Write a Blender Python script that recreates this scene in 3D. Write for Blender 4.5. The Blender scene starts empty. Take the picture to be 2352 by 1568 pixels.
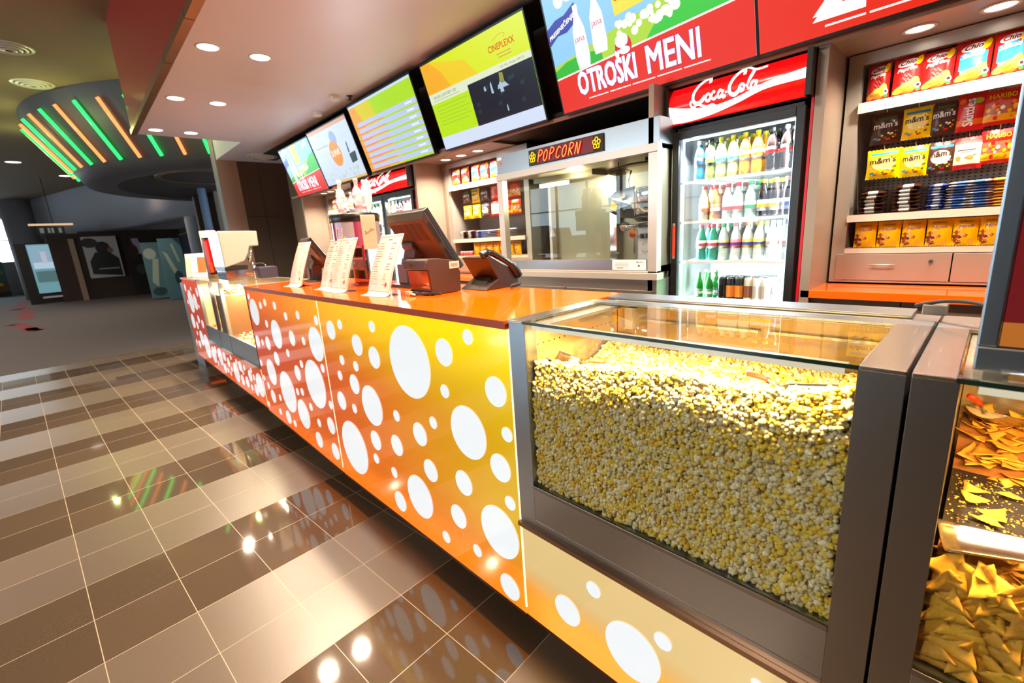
import bpy, bmesh, math, random
import numpy as np
from mathutils import Vector, Matrix, Euler
random.seed(7); rng = np.random.default_rng(7)
S = bpy.context.scene
COL = S.collection
# ------------------------------------------------------------------ camera
FPX = 1040.865
MC = [[0.6913799941311013, 0.7197562249929004, -0.06280669],
      [0.12304699596430321, -0.20296341305660653, -0.97142436],
      [-0.7119361913117207, 0.6638951946989695, -0.22888868]]
CAMH = 1.45
cd = bpy.data.cameras.new('camera'); cam = bpy.data.objects.new('camera', cd); COL.objects.link(cam)
cd.sensor_width = 36.0; cd.sensor_fit = 'HORIZONTAL'; cd.lens = FPX/2352*36.0
cd.clip_start = 0.02; cd.clip_end = 200
R = Matrix(((MC[0][0], -MC[1][0], -MC[2][0]), (MC[0][1], -MC[1][1], -MC[2][1]), (MC[0][2], -MC[1][2], -MC[2][2])))
cam.matrix_world = Matrix.Translation((0, 0, CAMH)) @ R.to_4x4()
cd.dof.use_dof = True; cd.dof.focus_distance = 1.45; cd.dof.aperture_fstop = 4.0
S.camera = cam
# ------------------------------------------------------------------ world, exposure
w = bpy.data.worlds.new('world'); S.world = w; w.use_nodes = True
w.node_tree.nodes['Background'].inputs[0].default_value = (0.72, 0.86, 1.0, 1)
w.node_tree.nodes['Background'].inputs[1].default_value = 9.0
S.view_settings.view_transform = 'Standard'; S.view_settings.look = 'None'
S.view_settings.exposure = 0.0; S.view_settings.gamma = 1.0; S.view_settings.use_curve_mapping = False
S.cycles.use_denoising = True
S.cycles.max_bounces = 8; S.cycles.diffuse_bounces = 3; S.cycles.glossy_bounces = 4
S.cycles.transmission_bounces = 4; S.cycles.transparent_max_bounces = 12
S.cycles.caustics_reflective = False; S.cycles.caustics_refractive = False
S.cycles.sample_clamp_indirect = 6.0
WARM = (1.0, 0.78, 0.56)
def light(name, kind, loc, power, color, rot=(0, 0, 0), **kw):
    l = bpy.data.lights.new(name, kind); l.energy = power; l.color = color
    for k, v in kw.items(): setattr(l, k, v)
    o = bpy.data.objects.new(name, l); COL.objects.link(o); o.location = loc; o.rotation_euler = rot
    return o
# downlights of the dropped ceiling (fixtures are modelled further down, same places)
DL = [(x, y) for x in (-7.43, -5.9, -4.38, -2.87, -1.36, 0.15) for y in (1.09, 1.46)]
for x, y in DL:
    light('downlight_lamp', 'SPOT', (x, y, 2.985), 270, WARM, spot_size=2.4, spot_blend=0.9, shadow_soft_size=0.055)
SOFZ = 2.245
SP = [(-0.36, 2.99), (-0.107, 2.99), (0.15, 2.99)] + [(-4.03, 2.99), (-3.77, 2.99), (-3.51, 2.99)] + [(-7.2, 2.99), (-6.95, 2.99), (-6.7, 2.99)]
for x, y in SP:
    light('soffit_lamp', 'SPOT', (x, y, SOFZ-0.02), 40 if x > -3 else 75, (1.0, 0.84, 0.66), spot_size=2.5, spot_blend=0.8, shadow_soft_size=0.03)
# tube lamps inside the two glass cases and the fridges
light('popcorn_case_lamp', 'AREA', (-0.545, .970, 1.165), 20, (1.0, 0.54, 0.16), (math.radians(10), 0, 0), shape='RECTANGLE', size=0.76, size_y=0.022)
light('nacho_case_lamp', 'AREA', (0.36, .968, 1.165), 17, (1.0, 0.60, 0.22), (math.radians(12), 0, 0), shape='RECTANGLE', size=0.70, size_y=0.022)
light('warmer_case_lamp', 'AREA', (-5.02, 1.12, 1.14), 90, (1.0, 0.78, 0.5), shape='RECTANGLE', size=1.7, size_y=0.1)
for x0, x1 in ((-1.38, -0.765), (-5.60, -5.04), (-5.0, -4.45)):
    light('fridge_lamp', 'AREA', ((x0+x1)/2, 2.835, 1.90), 30, (0.86, 0.95, 1.0), (math.radians(-25), 0, 0), shape='RECTANGLE', size=x1-x0-.1, size_y=0.03)
for xa in (-1.365, -.80, -5.60, -5.12, -5.0, -4.45):
    inw = -1 if xa in (-.80, -5.12, -4.45) else 1
    light('fridge_side_lamp', 'AREA', (xa+.02*inw, 2.85, 1.3), 24, (0.86, 0.95, 1.0), (0, math.radians(-90*inw), math.radians(25*inw)), shape='RECTANGLE', size=1.3, size_y=0.02)
light('popper_lamp', 'POINT', (-2.35, 2.98, 1.82), 14, (1.0, 0.88, 0.6), shadow_soft_size=0.04)
# spots without fixtures, added to brighten counter, ceiling and lobby
for x, y in ((-12.5, -1.5), (-12.5, -4.5), (-18, -2.5), (-18, 1.0), (-24, -3), (-5.5, -2.4), (-1.0, -2.4), (-9.2, -2.6)):
    light('lobby_fill_spot', 'SPOT', (x, y, 4.2), 480, WARM, spot_size=2.3, spot_blend=0.9, shadow_soft_size=0.08)

# ------------------------------------------------------------------ pixel -> point helpers
def ray(u, v):
    p = ((u-1176)/FPX, (v-784)/FPX, 1.0)
    return [sum(MC[i][k]*p[i] for i in range(3)) for k in range(3)]
def at(u, v, **k):
    d = ray(u, v); a = list(k)[0]; i = 'xyz'.index(a); c = (0, 0, CAMH)
    t = (k[a]-c[i])/d[i]
    return Vector([c[j]+t*d[j] for j in range(3)])
# ------------------------------------------------------------------ materials
def mat(name, col, rough=0.5, metal=0.0, emit=None, es=1.0, spec=0.5, coat=0.0, noise=0.0, nscale=20, bump=0.0, bscale=200, alpha=1.0, trans=0.0):
    m = bpy.data.materials.new(name); m.use_nodes = True; nt = m.node_tree; b = nt.nodes['Principled BSDF']
    c4 = (*col, 1)
    b.inputs['Base Color'].default_value = c4; b.inputs['Roughness'].default_value = rough; b.inputs['Metallic'].default_value = metal
    b.inputs['Specular IOR Level'].default_value = spec; b.inputs['Coat Weight'].default_value = coat; b.inputs['Coat Roughness'].default_value = 0.04
    b.inputs['Alpha'].default_value = alpha; b.inputs['Transmission Weight'].default_value = trans
    if emit is not None:
        b.inputs['Emission Color'].default_value = (*emit, 1); b.inputs['Emission Strength'].default_value = es
    tc = None
    if noise or bump:
        tc = nt.nodes.new('ShaderNodeTexCoord')
    if noise:
        n = nt.nodes.new('ShaderNodeTexNoise'); n.inputs['Scale'].default_value = nscale; n.inputs['Detail'].default_value = 3
        nt.links.new(tc.outputs['Object'], n.inputs['Vector'])
        mr = nt.nodes.new('ShaderNodeMapRange'); mr.inputs[3].default_value = 1-noise; mr.inputs[4].default_value = 1+noise
        nt.links.new(n.outputs['Fac'], mr.inputs[0])
        mx = nt.nodes.new('ShaderNodeVectorMath'); mx.operation = 'SCALE'; mx.inputs[0].default_value = col
        nt.links.new(mr.outputs[0], mx.inputs['Scale']); nt.links.new(mx.outputs[0], b.inputs['Base Color'])
    if bump:
        n = nt.nodes.new('ShaderNodeTexNoise'); n.inputs['Scale'].default_value = bscale
        nt.links.new(tc.outputs['Object'], n.inputs['Vector'])
        bp = nt.nodes.new('ShaderNodeBump'); bp.inputs['Strength'].default_value = bump; bp.inputs['Distance'].default_value = 0.002
        nt.links.new(n.outputs['Fac'], bp.inputs['Height']); nt.links.new(bp.outputs[0], b.inputs['Normal'])
    return m
def brushed(name, col, rough=0.32, axis=0, amt=0.14):
    m = mat(name, col, rough, 1.0); nt = m.node_tree; b = nt.nodes['Principled BSDF']
    tc = nt.nodes.new('ShaderNodeTexCoord'); mp = nt.nodes.new('ShaderNodeMapping')
    s = [600.0]*3; s[axis] = 6.0; mp.inputs['Scale'].default_value = s
    n = nt.nodes.new('ShaderNodeTexNoise'); n.inputs['Scale'].default_value = 1.0; n.inputs['Detail'].default_value = 2
    nt.links.new(tc.outputs['Object'], mp.inputs[0]); nt.links.new(mp.outputs[0], n.inputs['Vector'])
    mr = nt.nodes.new('ShaderNodeMapRange'); mr.inputs[3].default_value = rough-amt*.4; mr.inputs[4].default_value = rough+amt*.4
    nt.links.new(n.outputs['Fac'], mr.inputs[0]); nt.links.new(mr.outputs[0], b.inputs['Roughness'])
    return m
def glass(name, tint=(0.97, 0.99, 0.97), refl=1.0, rough=0.0):
    m = bpy.data.materials.new(name); m.use_nodes = True; nt = m.node_tree; nt.nodes.clear()
    o = nt.nodes.new('ShaderNodeOutputMaterial'); mix = nt.nodes.new('ShaderNodeMixShader')
    t = nt.nodes.new('ShaderNodeBsdfTransparent'); t.inputs[0].default_value = (*tint, 1)
    g = nt.nodes.new('ShaderNodeBsdfGlossy'); g.inputs['Roughness'].default_value = rough
    fr = nt.nodes.new('ShaderNodeFresnel'); fr.inputs[0].default_value = 1.5
    mu = nt.nodes.new('ShaderNodeMath'); mu.operation = 'MULTIPLY'; mu.inputs[1].default_value = refl
    geo = nt.nodes.new('ShaderNodeNewGeometry'); inv = nt.nodes.new('ShaderNodeMath'); inv.operation = 'SUBTRACT'; inv.inputs[0].default_value = 1.0
    mu2 = nt.nodes.new('ShaderNodeMath'); mu2.operation = 'MULTIPLY'
    nt.links.new(geo.outputs['Backfacing'], inv.inputs[1]); nt.links.new(fr.outputs[0], mu.inputs[0])
    nt.links.new(mu.outputs[0], mu2.inputs[0]); nt.links.new(inv.outputs[0], mu2.inputs[1])
    nt.links.new(mu2.outputs[0], mix.inputs[0]); nt.links.new(t.outputs[0], mix.inputs[1]); nt.links.new(g.outputs[0], mix.inputs[2]); nt.links.new(mix.outputs[0], o.inputs[0])
    return m
_mc = {}
def em(col, s=1.0):
    k = ('em', tuple(round(c, 3) for c in col), s)
    if k not in _mc:
        _mc[k] = mat('screen_light', (0.01, 0.01, 0.01), 0.25, emit=col, es=s)
    return _mc[k]
def pl(col, rough=0.35, **kw):
    k = ('pl', tuple(round(c, 3) for c in col), rough, tuple(sorted(kw.items())))
    if k not in _mc: _mc[k] = mat('plastic', col, rough, **kw)
    return _mc[k]
def srgb(r, g, b):
    f = lambda c: (c/255/12.92 if c/255 <= 0.04045 else ((c/255+0.055)/1.055)**2.4)
    return (f(r), f(g), f(b))
STEEL = brushed('brushed_steel_blue_reflection', (0.38, 0.41, 0.45), 0.30, 0)  # bluish base colour stands in for reflected window daylight
STEELV = brushed('steel_upright_blue_reflection', (0.40, 0.46, 0.53), 0.32, 2)  # blue tint paints the daylight reflection into the uprights
STEELY = brushed('brushed_steel_cap', (0.55, 0.50, 0.46), 0.25, 1)
DSTEEL = brushed('dark_steel', (0.29, 0.265, 0.245), 0.34, 2)
CHROME = mat('chrome', (0.8, 0.8, 0.8), 0.08, 1.0)
ALU = mat('painted_aluminium', srgb(186, 178, 168), 0.32, 0.5, noise=0.03)
BEIGE = mat('beige_panel', srgb(158, 142, 126), 0.38, 0.35, noise=0.03)
BLACK = mat('black_plastic', (0.012, 0.011, 0.010), 0.3)
BLACKM = mat('black_matte', (0.014, 0.011, 0.009), 0.7, noise=0.1)
GLASS = glass('clear_glass'); GEDGE = mat('green_glass_edge', (0.02, 0.05, 0.035), 0.1)
ACRYL = glass('clear_acrylic', (0.93, 0.93, 0.95), 1.6, 0.03)
ORANGE = mat('orange_laminate', srgb(240, 100, 0), 0.12, coat=0.5)
ORED = mat('orange_edge', srgb(205, 88, 40), 0.3)
# ------------------------------------------------------------------ mesh builder
_tx = {}
def text2d(s, bold=0.0, shear=0.0):
    k = (s, bold, shear)
    if k in _tx: return _tx[k]
    c = bpy.data.curves.new('t', 'FONT'); c.body = s; c.offset = bold; c.shear = shear; c.resolution_u = 2; c.fill_mode = 'FRONT'
    o = bpy.data.objects.new('t', c); COL.objects.link(o)
    dg = bpy.context.evaluated_depsgraph_get(); me = bpy.data.meshes.new_from_object(o.evaluated_get(dg))
    v = np.array([tuple(q.co)[:2] for q in me.vertices]) if len(me.vertices) else np.zeros((1, 2))
    f = [tuple(p.vertices) for p in me.polygons]
    bpy.data.objects.remove(o); bpy.data.curves.remove(c); bpy.data.meshes.remove(me)
    lo, hi = v.min(0), v.max(0); ext = np.maximum(hi-lo, 1e-6); asp = ext[0]/ext[1]
    _tx[k] = ((v-lo)/ext, f, asp)
    return _tx[k]
class MB:
    def __init__(s): s.v = []; s.f = []; s.m = []; s.s = []; s.mats = []
    def mi(s, m):
        if m is None: return 0
        if m not in s.mats: s.mats.append(m)
        return s.mats.index(m)
    def add(s, vs, fs, m=None, smooth=False):
        o = len(s.v); s.v += [tuple(p) for p in vs]; i = s.mi(m)
        for f in fs: s.f.append(tuple(o+a for a in f)); s.m.append(i); s.s.append(smooth)
        return s
    def box(s, x0, x1, y0, y1, z0, z1, m=None):
        x0, x1 = min(x0, x1), max(x0, x1); y0, y1 = min(y0, y1), max(y0, y1); z0, z1 = min(z0, z1), max(z0, z1)
        vs = [(x0, y0, z0), (x1, y0, z0), (x1, y1, z0), (x0, y1, z0), (x0, y0, z1), (x1, y0, z1), (x1, y1, z1), (x0, y1, z1)]
        return s.add(vs, [(0, 3, 2, 1), (4, 5, 6, 7), (0, 1, 5, 4), (1, 2, 6, 5), (2, 3, 7, 6), (3, 0, 4, 7)], m)
    def hexa(s, p, m=None):   # 8 points ordered like box
        return s.add(p, [(0, 3, 2, 1), (4, 5, 6, 7), (0, 1, 5, 4), (1, 2, 6, 5), (2, 3, 7, 6), (3, 0, 4, 7)], m)
    def lathe(s, prof, c=(0, 0, 0), seg=20, m=None, axis='z', smooth=True, caps=True):
        vs = []; n = len(prof)
        for r, h in prof:
            for i in range(seg):
                a = 2*math.pi*i/seg; x, y = r*math.cos(a), r*math.sin(a)
                p = {'z': (x, y, h), 'y': (x, h, y), 'x': (h, x, y)}[axis]
                vs.append((c[0]+p[0], c[1]+p[1], c[2]+p[2]))
        fs = []
        for j in range(n-1):
            for i in range(seg):
                a, b = j*seg+i, j*seg+(i+1) % seg
                q = (a, b, b+seg, a+seg)
                fs.append(q if axis != 'y' else q[::-1])
        s.add(vs, fs, m, smooth)
        if caps:
            o = len(s.v)-len(vs); i = s.mi(m)
            b = tuple(o+k for k in range(seg)); t = tuple(o+(n-1)*seg+k for k in range(seg))
            if axis == 'y': b, t = b[::-1], t[::-1]
            s.f += [b[::-1], t]; s.m += [i, i]; s.s += [False, False]
        return s
    def cyl(s, c, r, h, m=None, axis='z', seg=20, r2=None):
        return s.lathe([(r, 0), (r if r2 is None else r2, h)], c, seg, m, axis)
    def tube(s, pts, r, m=None, seg=8, closed=False):
        pts = [Vector(p) for p in pts]; n = len(pts); vs = []
        for i, p in enumerate(pts):
            t = (pts[min(i+1, n-1)]-pts[max(i-1, 0)])
            if t.length < 1e-9: t = Vector((0, 0, 1))
            t.normalize(); a = t.cross(Vector((0, 0, 1)))
            if a.length < 0.05: a = t.cross(Vector((0, 1, 0)))
            a.normalize(); b = t.cross(a); rr = r[i] if isinstance(r, (list, tuple)) else r
            for k in range(seg):
                q = 2*math.pi*k/seg; vs.append(p+a*(rr*math.cos(q))+b*(rr*math.sin(q)))
        fs = [(j*seg+i, j*seg+(i+1) % seg, (j+1)*seg+(i+1) % seg, (j+1)*seg+i) for j in range(n-1) for i in range(seg)]
        fs += [tuple(range(seg))[::-1], tuple((n-1)*seg+k for k in range(seg))]
        return s.add(vs, fs, m, True)
    def prism(s, pts, y0, y1, m=None, axis='y', smooth=False):  # 2D outline extruded
        n = len(pts)
        mk = {'y': lambda a, b, d: (a, d, b), 'x': lambda a, b, d: (d, a, b), 'z': lambda a, b, d: (a, b, d)}[axis]
        vs = [mk(a, b, y0) for a, b in pts]+[mk(a, b, y1) for a, b in pts]
        fs = [tuple(range(n)), tuple(range(2*n-1, n-1, -1))]
        s.add(vs, fs, m)
        o = len(s.v)-2*n; i = s.mi(m)
        for k in range(n): s.f.append((o+k, o+n+k, o+n+(k+1) % n, o+(k+1) % n)); s.m.append(i); s.s.append(smooth)
        return s
    def flat(s, pts, y, m=None, fn=None):   # polygon in the xz plane facing -y
        return s.add([(a, y+(fn(a, b) if fn else 0), b) for a, b in pts], [tuple(range(len(pts)))], m)
    def rect(s, x0, x1, z0, z1, y, m=None):
        return s.flat([(x0, z0), (x1, z0), (x1, z1), (x0, z1)], y, m)
    def disc(s, cx, cz, r, y, m=None, seg=32, rz=None, fn=None, rot=0):
        rz = r if rz is None else rz; c, q = math.cos(rot), math.sin(rot); P = []
        for i in range(seg):
            a = 2*math.pi*i/seg; dx, dz = r*math.cos(a), rz*math.sin(a); P.append((cx+dx*c-dz*q, cz+dx*q+dz*c))
        if fn:
            K = 4; vs = [(cx, y+fn(cx, cz), cz)]
            for k in range(1, K+1):
                for a, b in P: px, pz = cx+(a-cx)*k/K, cz+(b-cz)*k/K; vs.append((px, y+fn(px, pz), pz))
            fs = [(0, 1+i, 1+(i+1) % seg) for i in range(seg)]
            for k in range(K-1): fs += [(1+k*seg+i, 1+(k+1)*seg+i, 1+(k+1)*seg+(i+1) % seg, 1+k*seg+(i+1) % seg) for i in range(seg)]
            return s.add(vs, fs, m, True)
        return s.flat(P, y, m)
    def text(s, t, m, x, z, w=None, h=None, y=0.0, bold=0.0, shear=0.0, fn=None, slope=0.0, vert=False):
        v, f, asp = text2d(t, 0.0, shear)
        if w is None: w = h*asp
        if h is None: h = w/asp
        k = bold*h*1.6
        for dx, dz in (((0, 0),) if bold < .008 else ((-k, -k), (k, k), (k, -k), (-k, k), (0, 0))):
            if vert: vs = [(x-q[1]*h+dx, z+q[0]*w+dz) for q in v]
            else: vs = [(x+q[0]*w+dx, z+q[1]*h+slope*q[0]*w+dz) for q in v]
            s.add([(a, y+(fn(a, b) if fn else 0), b) for a, b in vs], f, m)
        return s
    def ribbon(s, pts, wd, y, m, fn=None):   # pen stroke in the xz plane
        n = len(pts); L = []; Rr = []
        for i, p in enumerate(pts):
            a, b = pts[max(i-1, 0)], pts[min(i+1, n-1)]
            dx, dz = b[0]-a[0], b[1]-a[1]; l = math.hypot(dx, dz) or 1; ww = wd[i] if isinstance(wd, (list, tuple)) else wd
            L.append((p[0]-dz/l*ww/2, p[1]+dx/l*ww/2)); Rr.append((p[0]+dz/l*ww/2, p[1]-dx/l*ww/2))
        vs = [(a, y+(fn(a, b) if fn else 0), b) for a, b in L+Rr]
        return s.add(vs, [(n+i, n+i+1, i+1, i) for i in range(n-1)], m)
    def build(s, name, m=None, parent=None, local=False, bevel=0.0, label=None, cat=None, group=None, kind=None, loc=None, seg=2):
        me = bpy.data.meshes.new(name); off = Vector((0, 0, 0))
        if not local:
            p = parent
            while p is not None: off += p.location; p = p.parent
        if loc is not None: off += Vector(loc)
        me.from_pydata([(a-off[0], b-off[1], c-off[2]) for a, b, c in s.v], [], s.f)
        for x in (s.mats if s.mats else [m]): me.materials.append(x)
        me.polygons.foreach_set('material_index', s.m); me.polygons.foreach_set('use_smooth', s.s)
        me.update()
        o = bpy.data.objects.new(name, me); COL.objects.link(o)
        if parent is not None: o.parent = parent
        if loc is not None: o.location = loc
        if bevel:
            b = o.modifiers.new('bevel', 'BEVEL'); b.width = bevel; b.segments = seg; b.limit_method = 'ANGLE'; b.angle_limit = 0.7
        tag(o, label, cat, group, kind)
        return o
def tag(o, label=None, cat=None, group=None, kind=None):
    if label: o['label'] = label
    if cat: o['category'] = cat
    if group: o['group'] = group
    if kind: o['kind'] = kind
def thing(name, label, cat, loc=(0, 0, 0), group=None, rot=(0, 0, 0)):
    o = bpy.data.objects.new(name, None); COL.objects.link(o); o.location = loc; o.rotation_euler = rot
    o.empty_display_size = 0.05
    tag(o, label, cat, group); return o
KIDS = {}
def kids(o):
    if o.name not in KIDS: KIDS[o.name] = [c for c in bpy.data.objects if c.parent == o]
    return KIDS[o.name]
def dup(root, loc, label, rotz=None, scale=None, rot=None):
    r = root.copy(); COL.objects.link(r); r.location = loc
    if rotz is not None: r.rotation_euler = (0, 0, rotz)
    if rot is not None: r.rotation_euler = rot
    if scale is not None: r.scale = scale if isinstance(scale, (tuple, list)) else (scale,)*3
    r['label'] = label
    for c in kids(root):
        d = c.copy(); COL.objects.link(d); d.parent = r
        for g in kids(c):
            e = g.copy(); COL.objects.link(e); e.parent = d
    return r
ORD = ['first', 'second', 'third', 'fourth', 'fifth', 'sixth', 'seventh', 'eighth', 'ninth', 'tenth', 'eleventh', 'twelfth', 'thirteenth', 'fourteenth', 'fifteenth', 'sixteenth']
def crm(P, n=6):   # Catmull-Rom
    out = []
    for i in range(len(P)-1):
        a, b, c, d = P[max(i-1, 0)], P[i], P[i+1], P[min(i+2, len(P)-1)]
        for k in range(n):
            t = k/n; out.append(tuple(0.5*((2*b[j])+(-a[j]+c[j])*t+(2*a[j]-5*b[j]+4*c[j]-d[j])*t*t+(-a[j]+3*b[j]-3*c[j]+d[j])*t**3) for j in range(len(b))))
    out.append(tuple(P[-1])); return out
# ================================================================== THE SETTING
PHI = 0.0683
def floor_mat():
    m = bpy.data.materials.new('floor_tiles'); m.use_nodes = True; nt = m.node_tree; b = nt.nodes['Principled BSDF']; N = nt.nodes.new; L = nt.links.new
    tc = N('ShaderNodeTexCoord'); mp = N('ShaderNodeMapping'); mp.inputs['Rotation'].default_value = (0, 0, -PHI); L(tc.outputs['Object'], mp.inputs[0])
    sp = N('ShaderNodeSeparateXYZ'); L(mp.outputs[0], sp.inputs[0])
    def M(op, a, bb=None, c=None):
        n = N('ShaderNodeMath'); n.operation = op
        for i, q in enumerate((a, bb, c)):
            if q is None: continue
            if isinstance(q, (int, float)): n.inputs[i].default_value = q
            else: L(q, n.inputs[i])
        return n.outputs[0]
    u = M('DIVIDE', M('ADD', sp.outputs[0], 1.504), 0.3025); v = M('DIVIDE', M('ADD', sp.outputs[1], 0.07), 0.297)
    iu, iv = M('FLOOR', u), M('FLOOR', v); fu, fv = M('FRACT', u), M('FRACT', v)
    eu = M('MINIMUM', fu, M('SUBTRACT', 1.0, fu)); ev = M('MINIMUM', fv, M('SUBTRACT', 1.0, fv))
    grout = M('LESS_THAN', M('MINIMUM', eu, ev), 0.0052)
    sat = M('GREATER_THAN', M('FLOORED_MODULO', iu, 4.0), 1.5)
    cb = N('ShaderNodeCombineXYZ'); L(iu, cb.inputs[0]); L(iv, cb.inputs[1])
    wn = N('ShaderNodeTexWhiteNoise'); wn.noise_dimensions = '3D'; L(cb.outputs[0], wn.inputs['Vector'])
    nz = N('ShaderNodeTexNoise'); nz.inputs['Scale'].default_value = 90; L(tc.outputs['Object'], nz.inputs['Vector'])
    val = M('ADD', M('MULTIPLY', wn.outputs['Value'], 0.25), M('ADD', M('MULTIPLY', nz.outputs['Fac'], 0.25), 0.75))
    def mixc(f, a, bb):
        n = N('ShaderNodeMix'); n.data_type = 'RGBA'; L(f, n.inputs['Factor'])
        for s_, q in ((6, a), (7, bb)):
            if isinstance(q, tuple): n.inputs[s_].default_value = (*q, 1)
            else: L(q, n.inputs[s_])
        return n.outputs[2]
    tile = mixc(sat, (0.072, 0.051, 0.035), (0.098, 0.072, 0.052))
    sc = N('ShaderNodeVectorMath'); sc.operation = 'SCALE'; L(tile, sc.inputs[0]); L(val, sc.inputs['Scale'])
    L(mixc(grout, sc.outputs[0], (0.30, 0.235, 0.165)), b.inputs['Base Color'])
    ro = M('ADD', M('MULTIPLY', sat, 0.27), 0.05); L(M('MAXIMUM', ro, M('MULTIPLY', grout, 0.6)), b.inputs['Roughness'])
    b.inputs['IOR'].default_value = 1.75
    g = N('ShaderNodeNewGeometry'); sb = N('ShaderNodeVectorMath'); sb.operation = 'SUBTRACT'; L(wn.outputs['Color'], sb.inputs[0]); sb.inputs[1].default_value = (0.5, 0.5, 0.5)
    s2 = N('ShaderNodeVectorMath'); s2.operation = 'SCALE'; L(sb.outputs[0], s2.inputs[0]); s2.inputs['Scale'].default_value = 0.0045
    ad = N('ShaderNodeVectorMath'); L(s2.outputs[0], ad.inputs[0]); L(g.outputs['Normal'], ad.inputs[1])
    nm = N('ShaderNodeVectorMath'); nm.operation = 'NORMALIZE'; L(ad.outputs[0], nm.inputs[0]); L(nm.outputs[0], b.inputs['Normal'])
    return m
c_, s_ = math.cos(PHI), math.sin(PHI)
def tl(xp, yp): return (xp*c_-yp*s_, xp*s_+yp*c_)
XB = -9.3
mb = MB(); mb.prism([tl(XB, -12), (8, -12), (8, 4), tl(XB, 4)], -0.1, 0.0, floor_mat(), axis='z'); mb.build('floor', kind='structure')
CARP = mat('grey_carpet', srgb(70, 64, 66), 0.95, noise=0.35, nscale=260)
REDC = mat('red_carpet_figure', srgb(104, 30, 34), 0.95)
mb = MB(); mb.prism([(-37, -12), tl(XB, -12), tl(XB, 12), (-37, 12)], -0.1, 0.002, CARP, axis='z')
def floor_ribbon(px, wd):
    P = [at(u, v, z=0.004) for u, v in px]; L_, R_ = [], []
    for i, p in enumerate(P):
        d = P[min(i+1, len(P)-1)]-P[max(i-1, 0)]; d.normalize(); q = Vector((-d.y, d.x, 0))*wd/2
        L_.append(p+q); R_.append(p-q)
    n = len(P); mb.add([tuple(p) for p in L_+R_], [(n+i, n+i+1, i+1, i) for i in range(n-1)], REDC)
floor_ribbon([(25, 748), (38, 744), (60, 752), (78, 760), (83, 757), (74, 752)], 0.28)
floor_ribbon([(35, 712), (50, 708), (68, 715), (62, 722), (52, 727), (68, 732)], 0.34)
floor_ribbon([(58, 690), (50, 702), (34, 711)], 0.34)
mb.build('floor', kind='structure')
WALLM = mat('lobby_wall_paint', srgb(160, 152, 148), 0.8, noise=0.04, nscale=3)
CEIL = mat('lobby_ceiling_paint', srgb(150, 130, 100), 0.85, noise=0.05, nscale=4)
PINKB = mat('dropped_ceiling_paint', srgb(226, 222, 226), 0.4, noise=0.02, nscale=3)
REDF = mat('red_fascia', srgb(196, 50, 50), 0.3, coat=0.3)
DKW = mat('dark_brown_wall', srgb(84, 68, 54), 0.6, noise=0.08, nscale=4)
CH = 4.25
MB().box(-37, 8, -12, 12, CH, CH+0.15, CEIL).build('ceiling', kind='structure')
# dropped ceiling over the counter with its red fascia
mb = MB()
mb.box(-7.76, 6, 0.90, 3.7, 3.0, CH, PINKB)
mb.box(-7.77, 6, 0.885, 0.90, 3.03, CH, REDF)
mb.box(-9.35, -7.76, 2.12, 3.7, 3.0, CH, PINKB)
mb.box(-9.0, 6, 2.62, 2.97, 2.985, 3.0, BLACKM)  # flat black strip stands in for the shaded gap above the screens
mb.build('ceiling', kind='structure')
mb = MB(); TRIMM = mat('bronze_rail', srgb(176, 140, 108), 0.3, 0.8)
js = [-7.77]+[at(u, v, z=3.0).x for u, v in ((322, 265), (340, 212), (366, 137), (402, 31))]+[-1.9, -0.6, 0.8, 2.2, 3.8, 6]
for a, b in zip(js, js[1:]):
    mb.box(a+0.006, b-0.006, 0.868, 0.885, 2.985, 3.04, TRIMM); mb.box(a+0.006, b-0.006, 0.885, 0.93, 2.985, 2.998, TRIMM)
mb.box(-7.77, 6, 0.875, 0.9, 2.99, 3.03, BLACK)
mb.build('trim_1', kind='structure')
# far end partition of the service area
mb = MB(); BRN = mat('brown_beige_paint', srgb(176, 140, 118), 0.6)
mb.box(-9.55, -9.33, 2.12, 2.42, 0, 3.0, BRN); mb.box(-9.60, -9.33, 2.10, 2.12, 0, CH, WALLM)
mb.build('wall_end', kind='structure')
mb = MB(); mb.box(-9.55, -9.36, 2.42, 3.7, 0, 3.0, DKW); mb.box(-9.36, -9.355, 2.75, 2.755, 0, 3.0, BLACKM); mb.box(-9.36, -9.355, 2.42, 3.7, 2.06, 2.066, BLACKM)
mb.build('wall_end', kind='structure')
mb = MB(); mb.box(-9.4, 6, 3.6, 3.7, 0, 3.0, DKW); mb.build('wall_back', kind='structure')
mb = MB(); mb.box(5.9, 6, -12, 3.6, 0, CH, WALLM); mb.build('wall_right', kind='structure')
# wall strip that carries the screens, soffits and upright panels below it
mb = MB(); mb.box(-8.0, 6, 2.97, 3.6, 2.30, 2.99, DKW); mb.build('wall_back', kind='structure'); mb = MB()
mb.box(-7.62, -3.15, 2.80, 3.6, SOFZ, 2.30, ALU); mb.box(-1.5, 6, 2.80, 3.6, SOFZ, 2.30, ALU); mb.box(-3.15, -1.5, 2.80, 3.6, 2.27, 2.30, BLACKM)
mb.box(-8, 6, 2.785, 2.80, 2.235, 2.262, BRN)
mb.build('trim_3', kind='structure')
mb = MB()
for x0, x1, y0, y1 in ((-0.705, -0.66, 2.80, 3.55), (-1.507, -1.474, 2.62, 3.5), (-4.36, -4.33, 2.80, 3.55), (-7.64, -7.60, 2.80, 3.55), (-5.80, -5.77, 2.80, 3.5)):
    mb.box(x0, x1, y0, y1, 0, SOFZ, BEIGE)
mb.box(-4.33, -4.27, 3.14, 3.16, 0, SOFZ, BEIGE); mb.box(-7.6, -7.54, 3.14, 3.16, 0, SOFZ, BEIGE)
mb.box(-3.15, -1.507, 3.45, 3.5, 0, SOFZ, BLACKM)
mb.box(-8.1, -7.64, 2.80, 3.6, 0, 2.99, DKW)
mb.build('trim_2', kind='structure')
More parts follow.
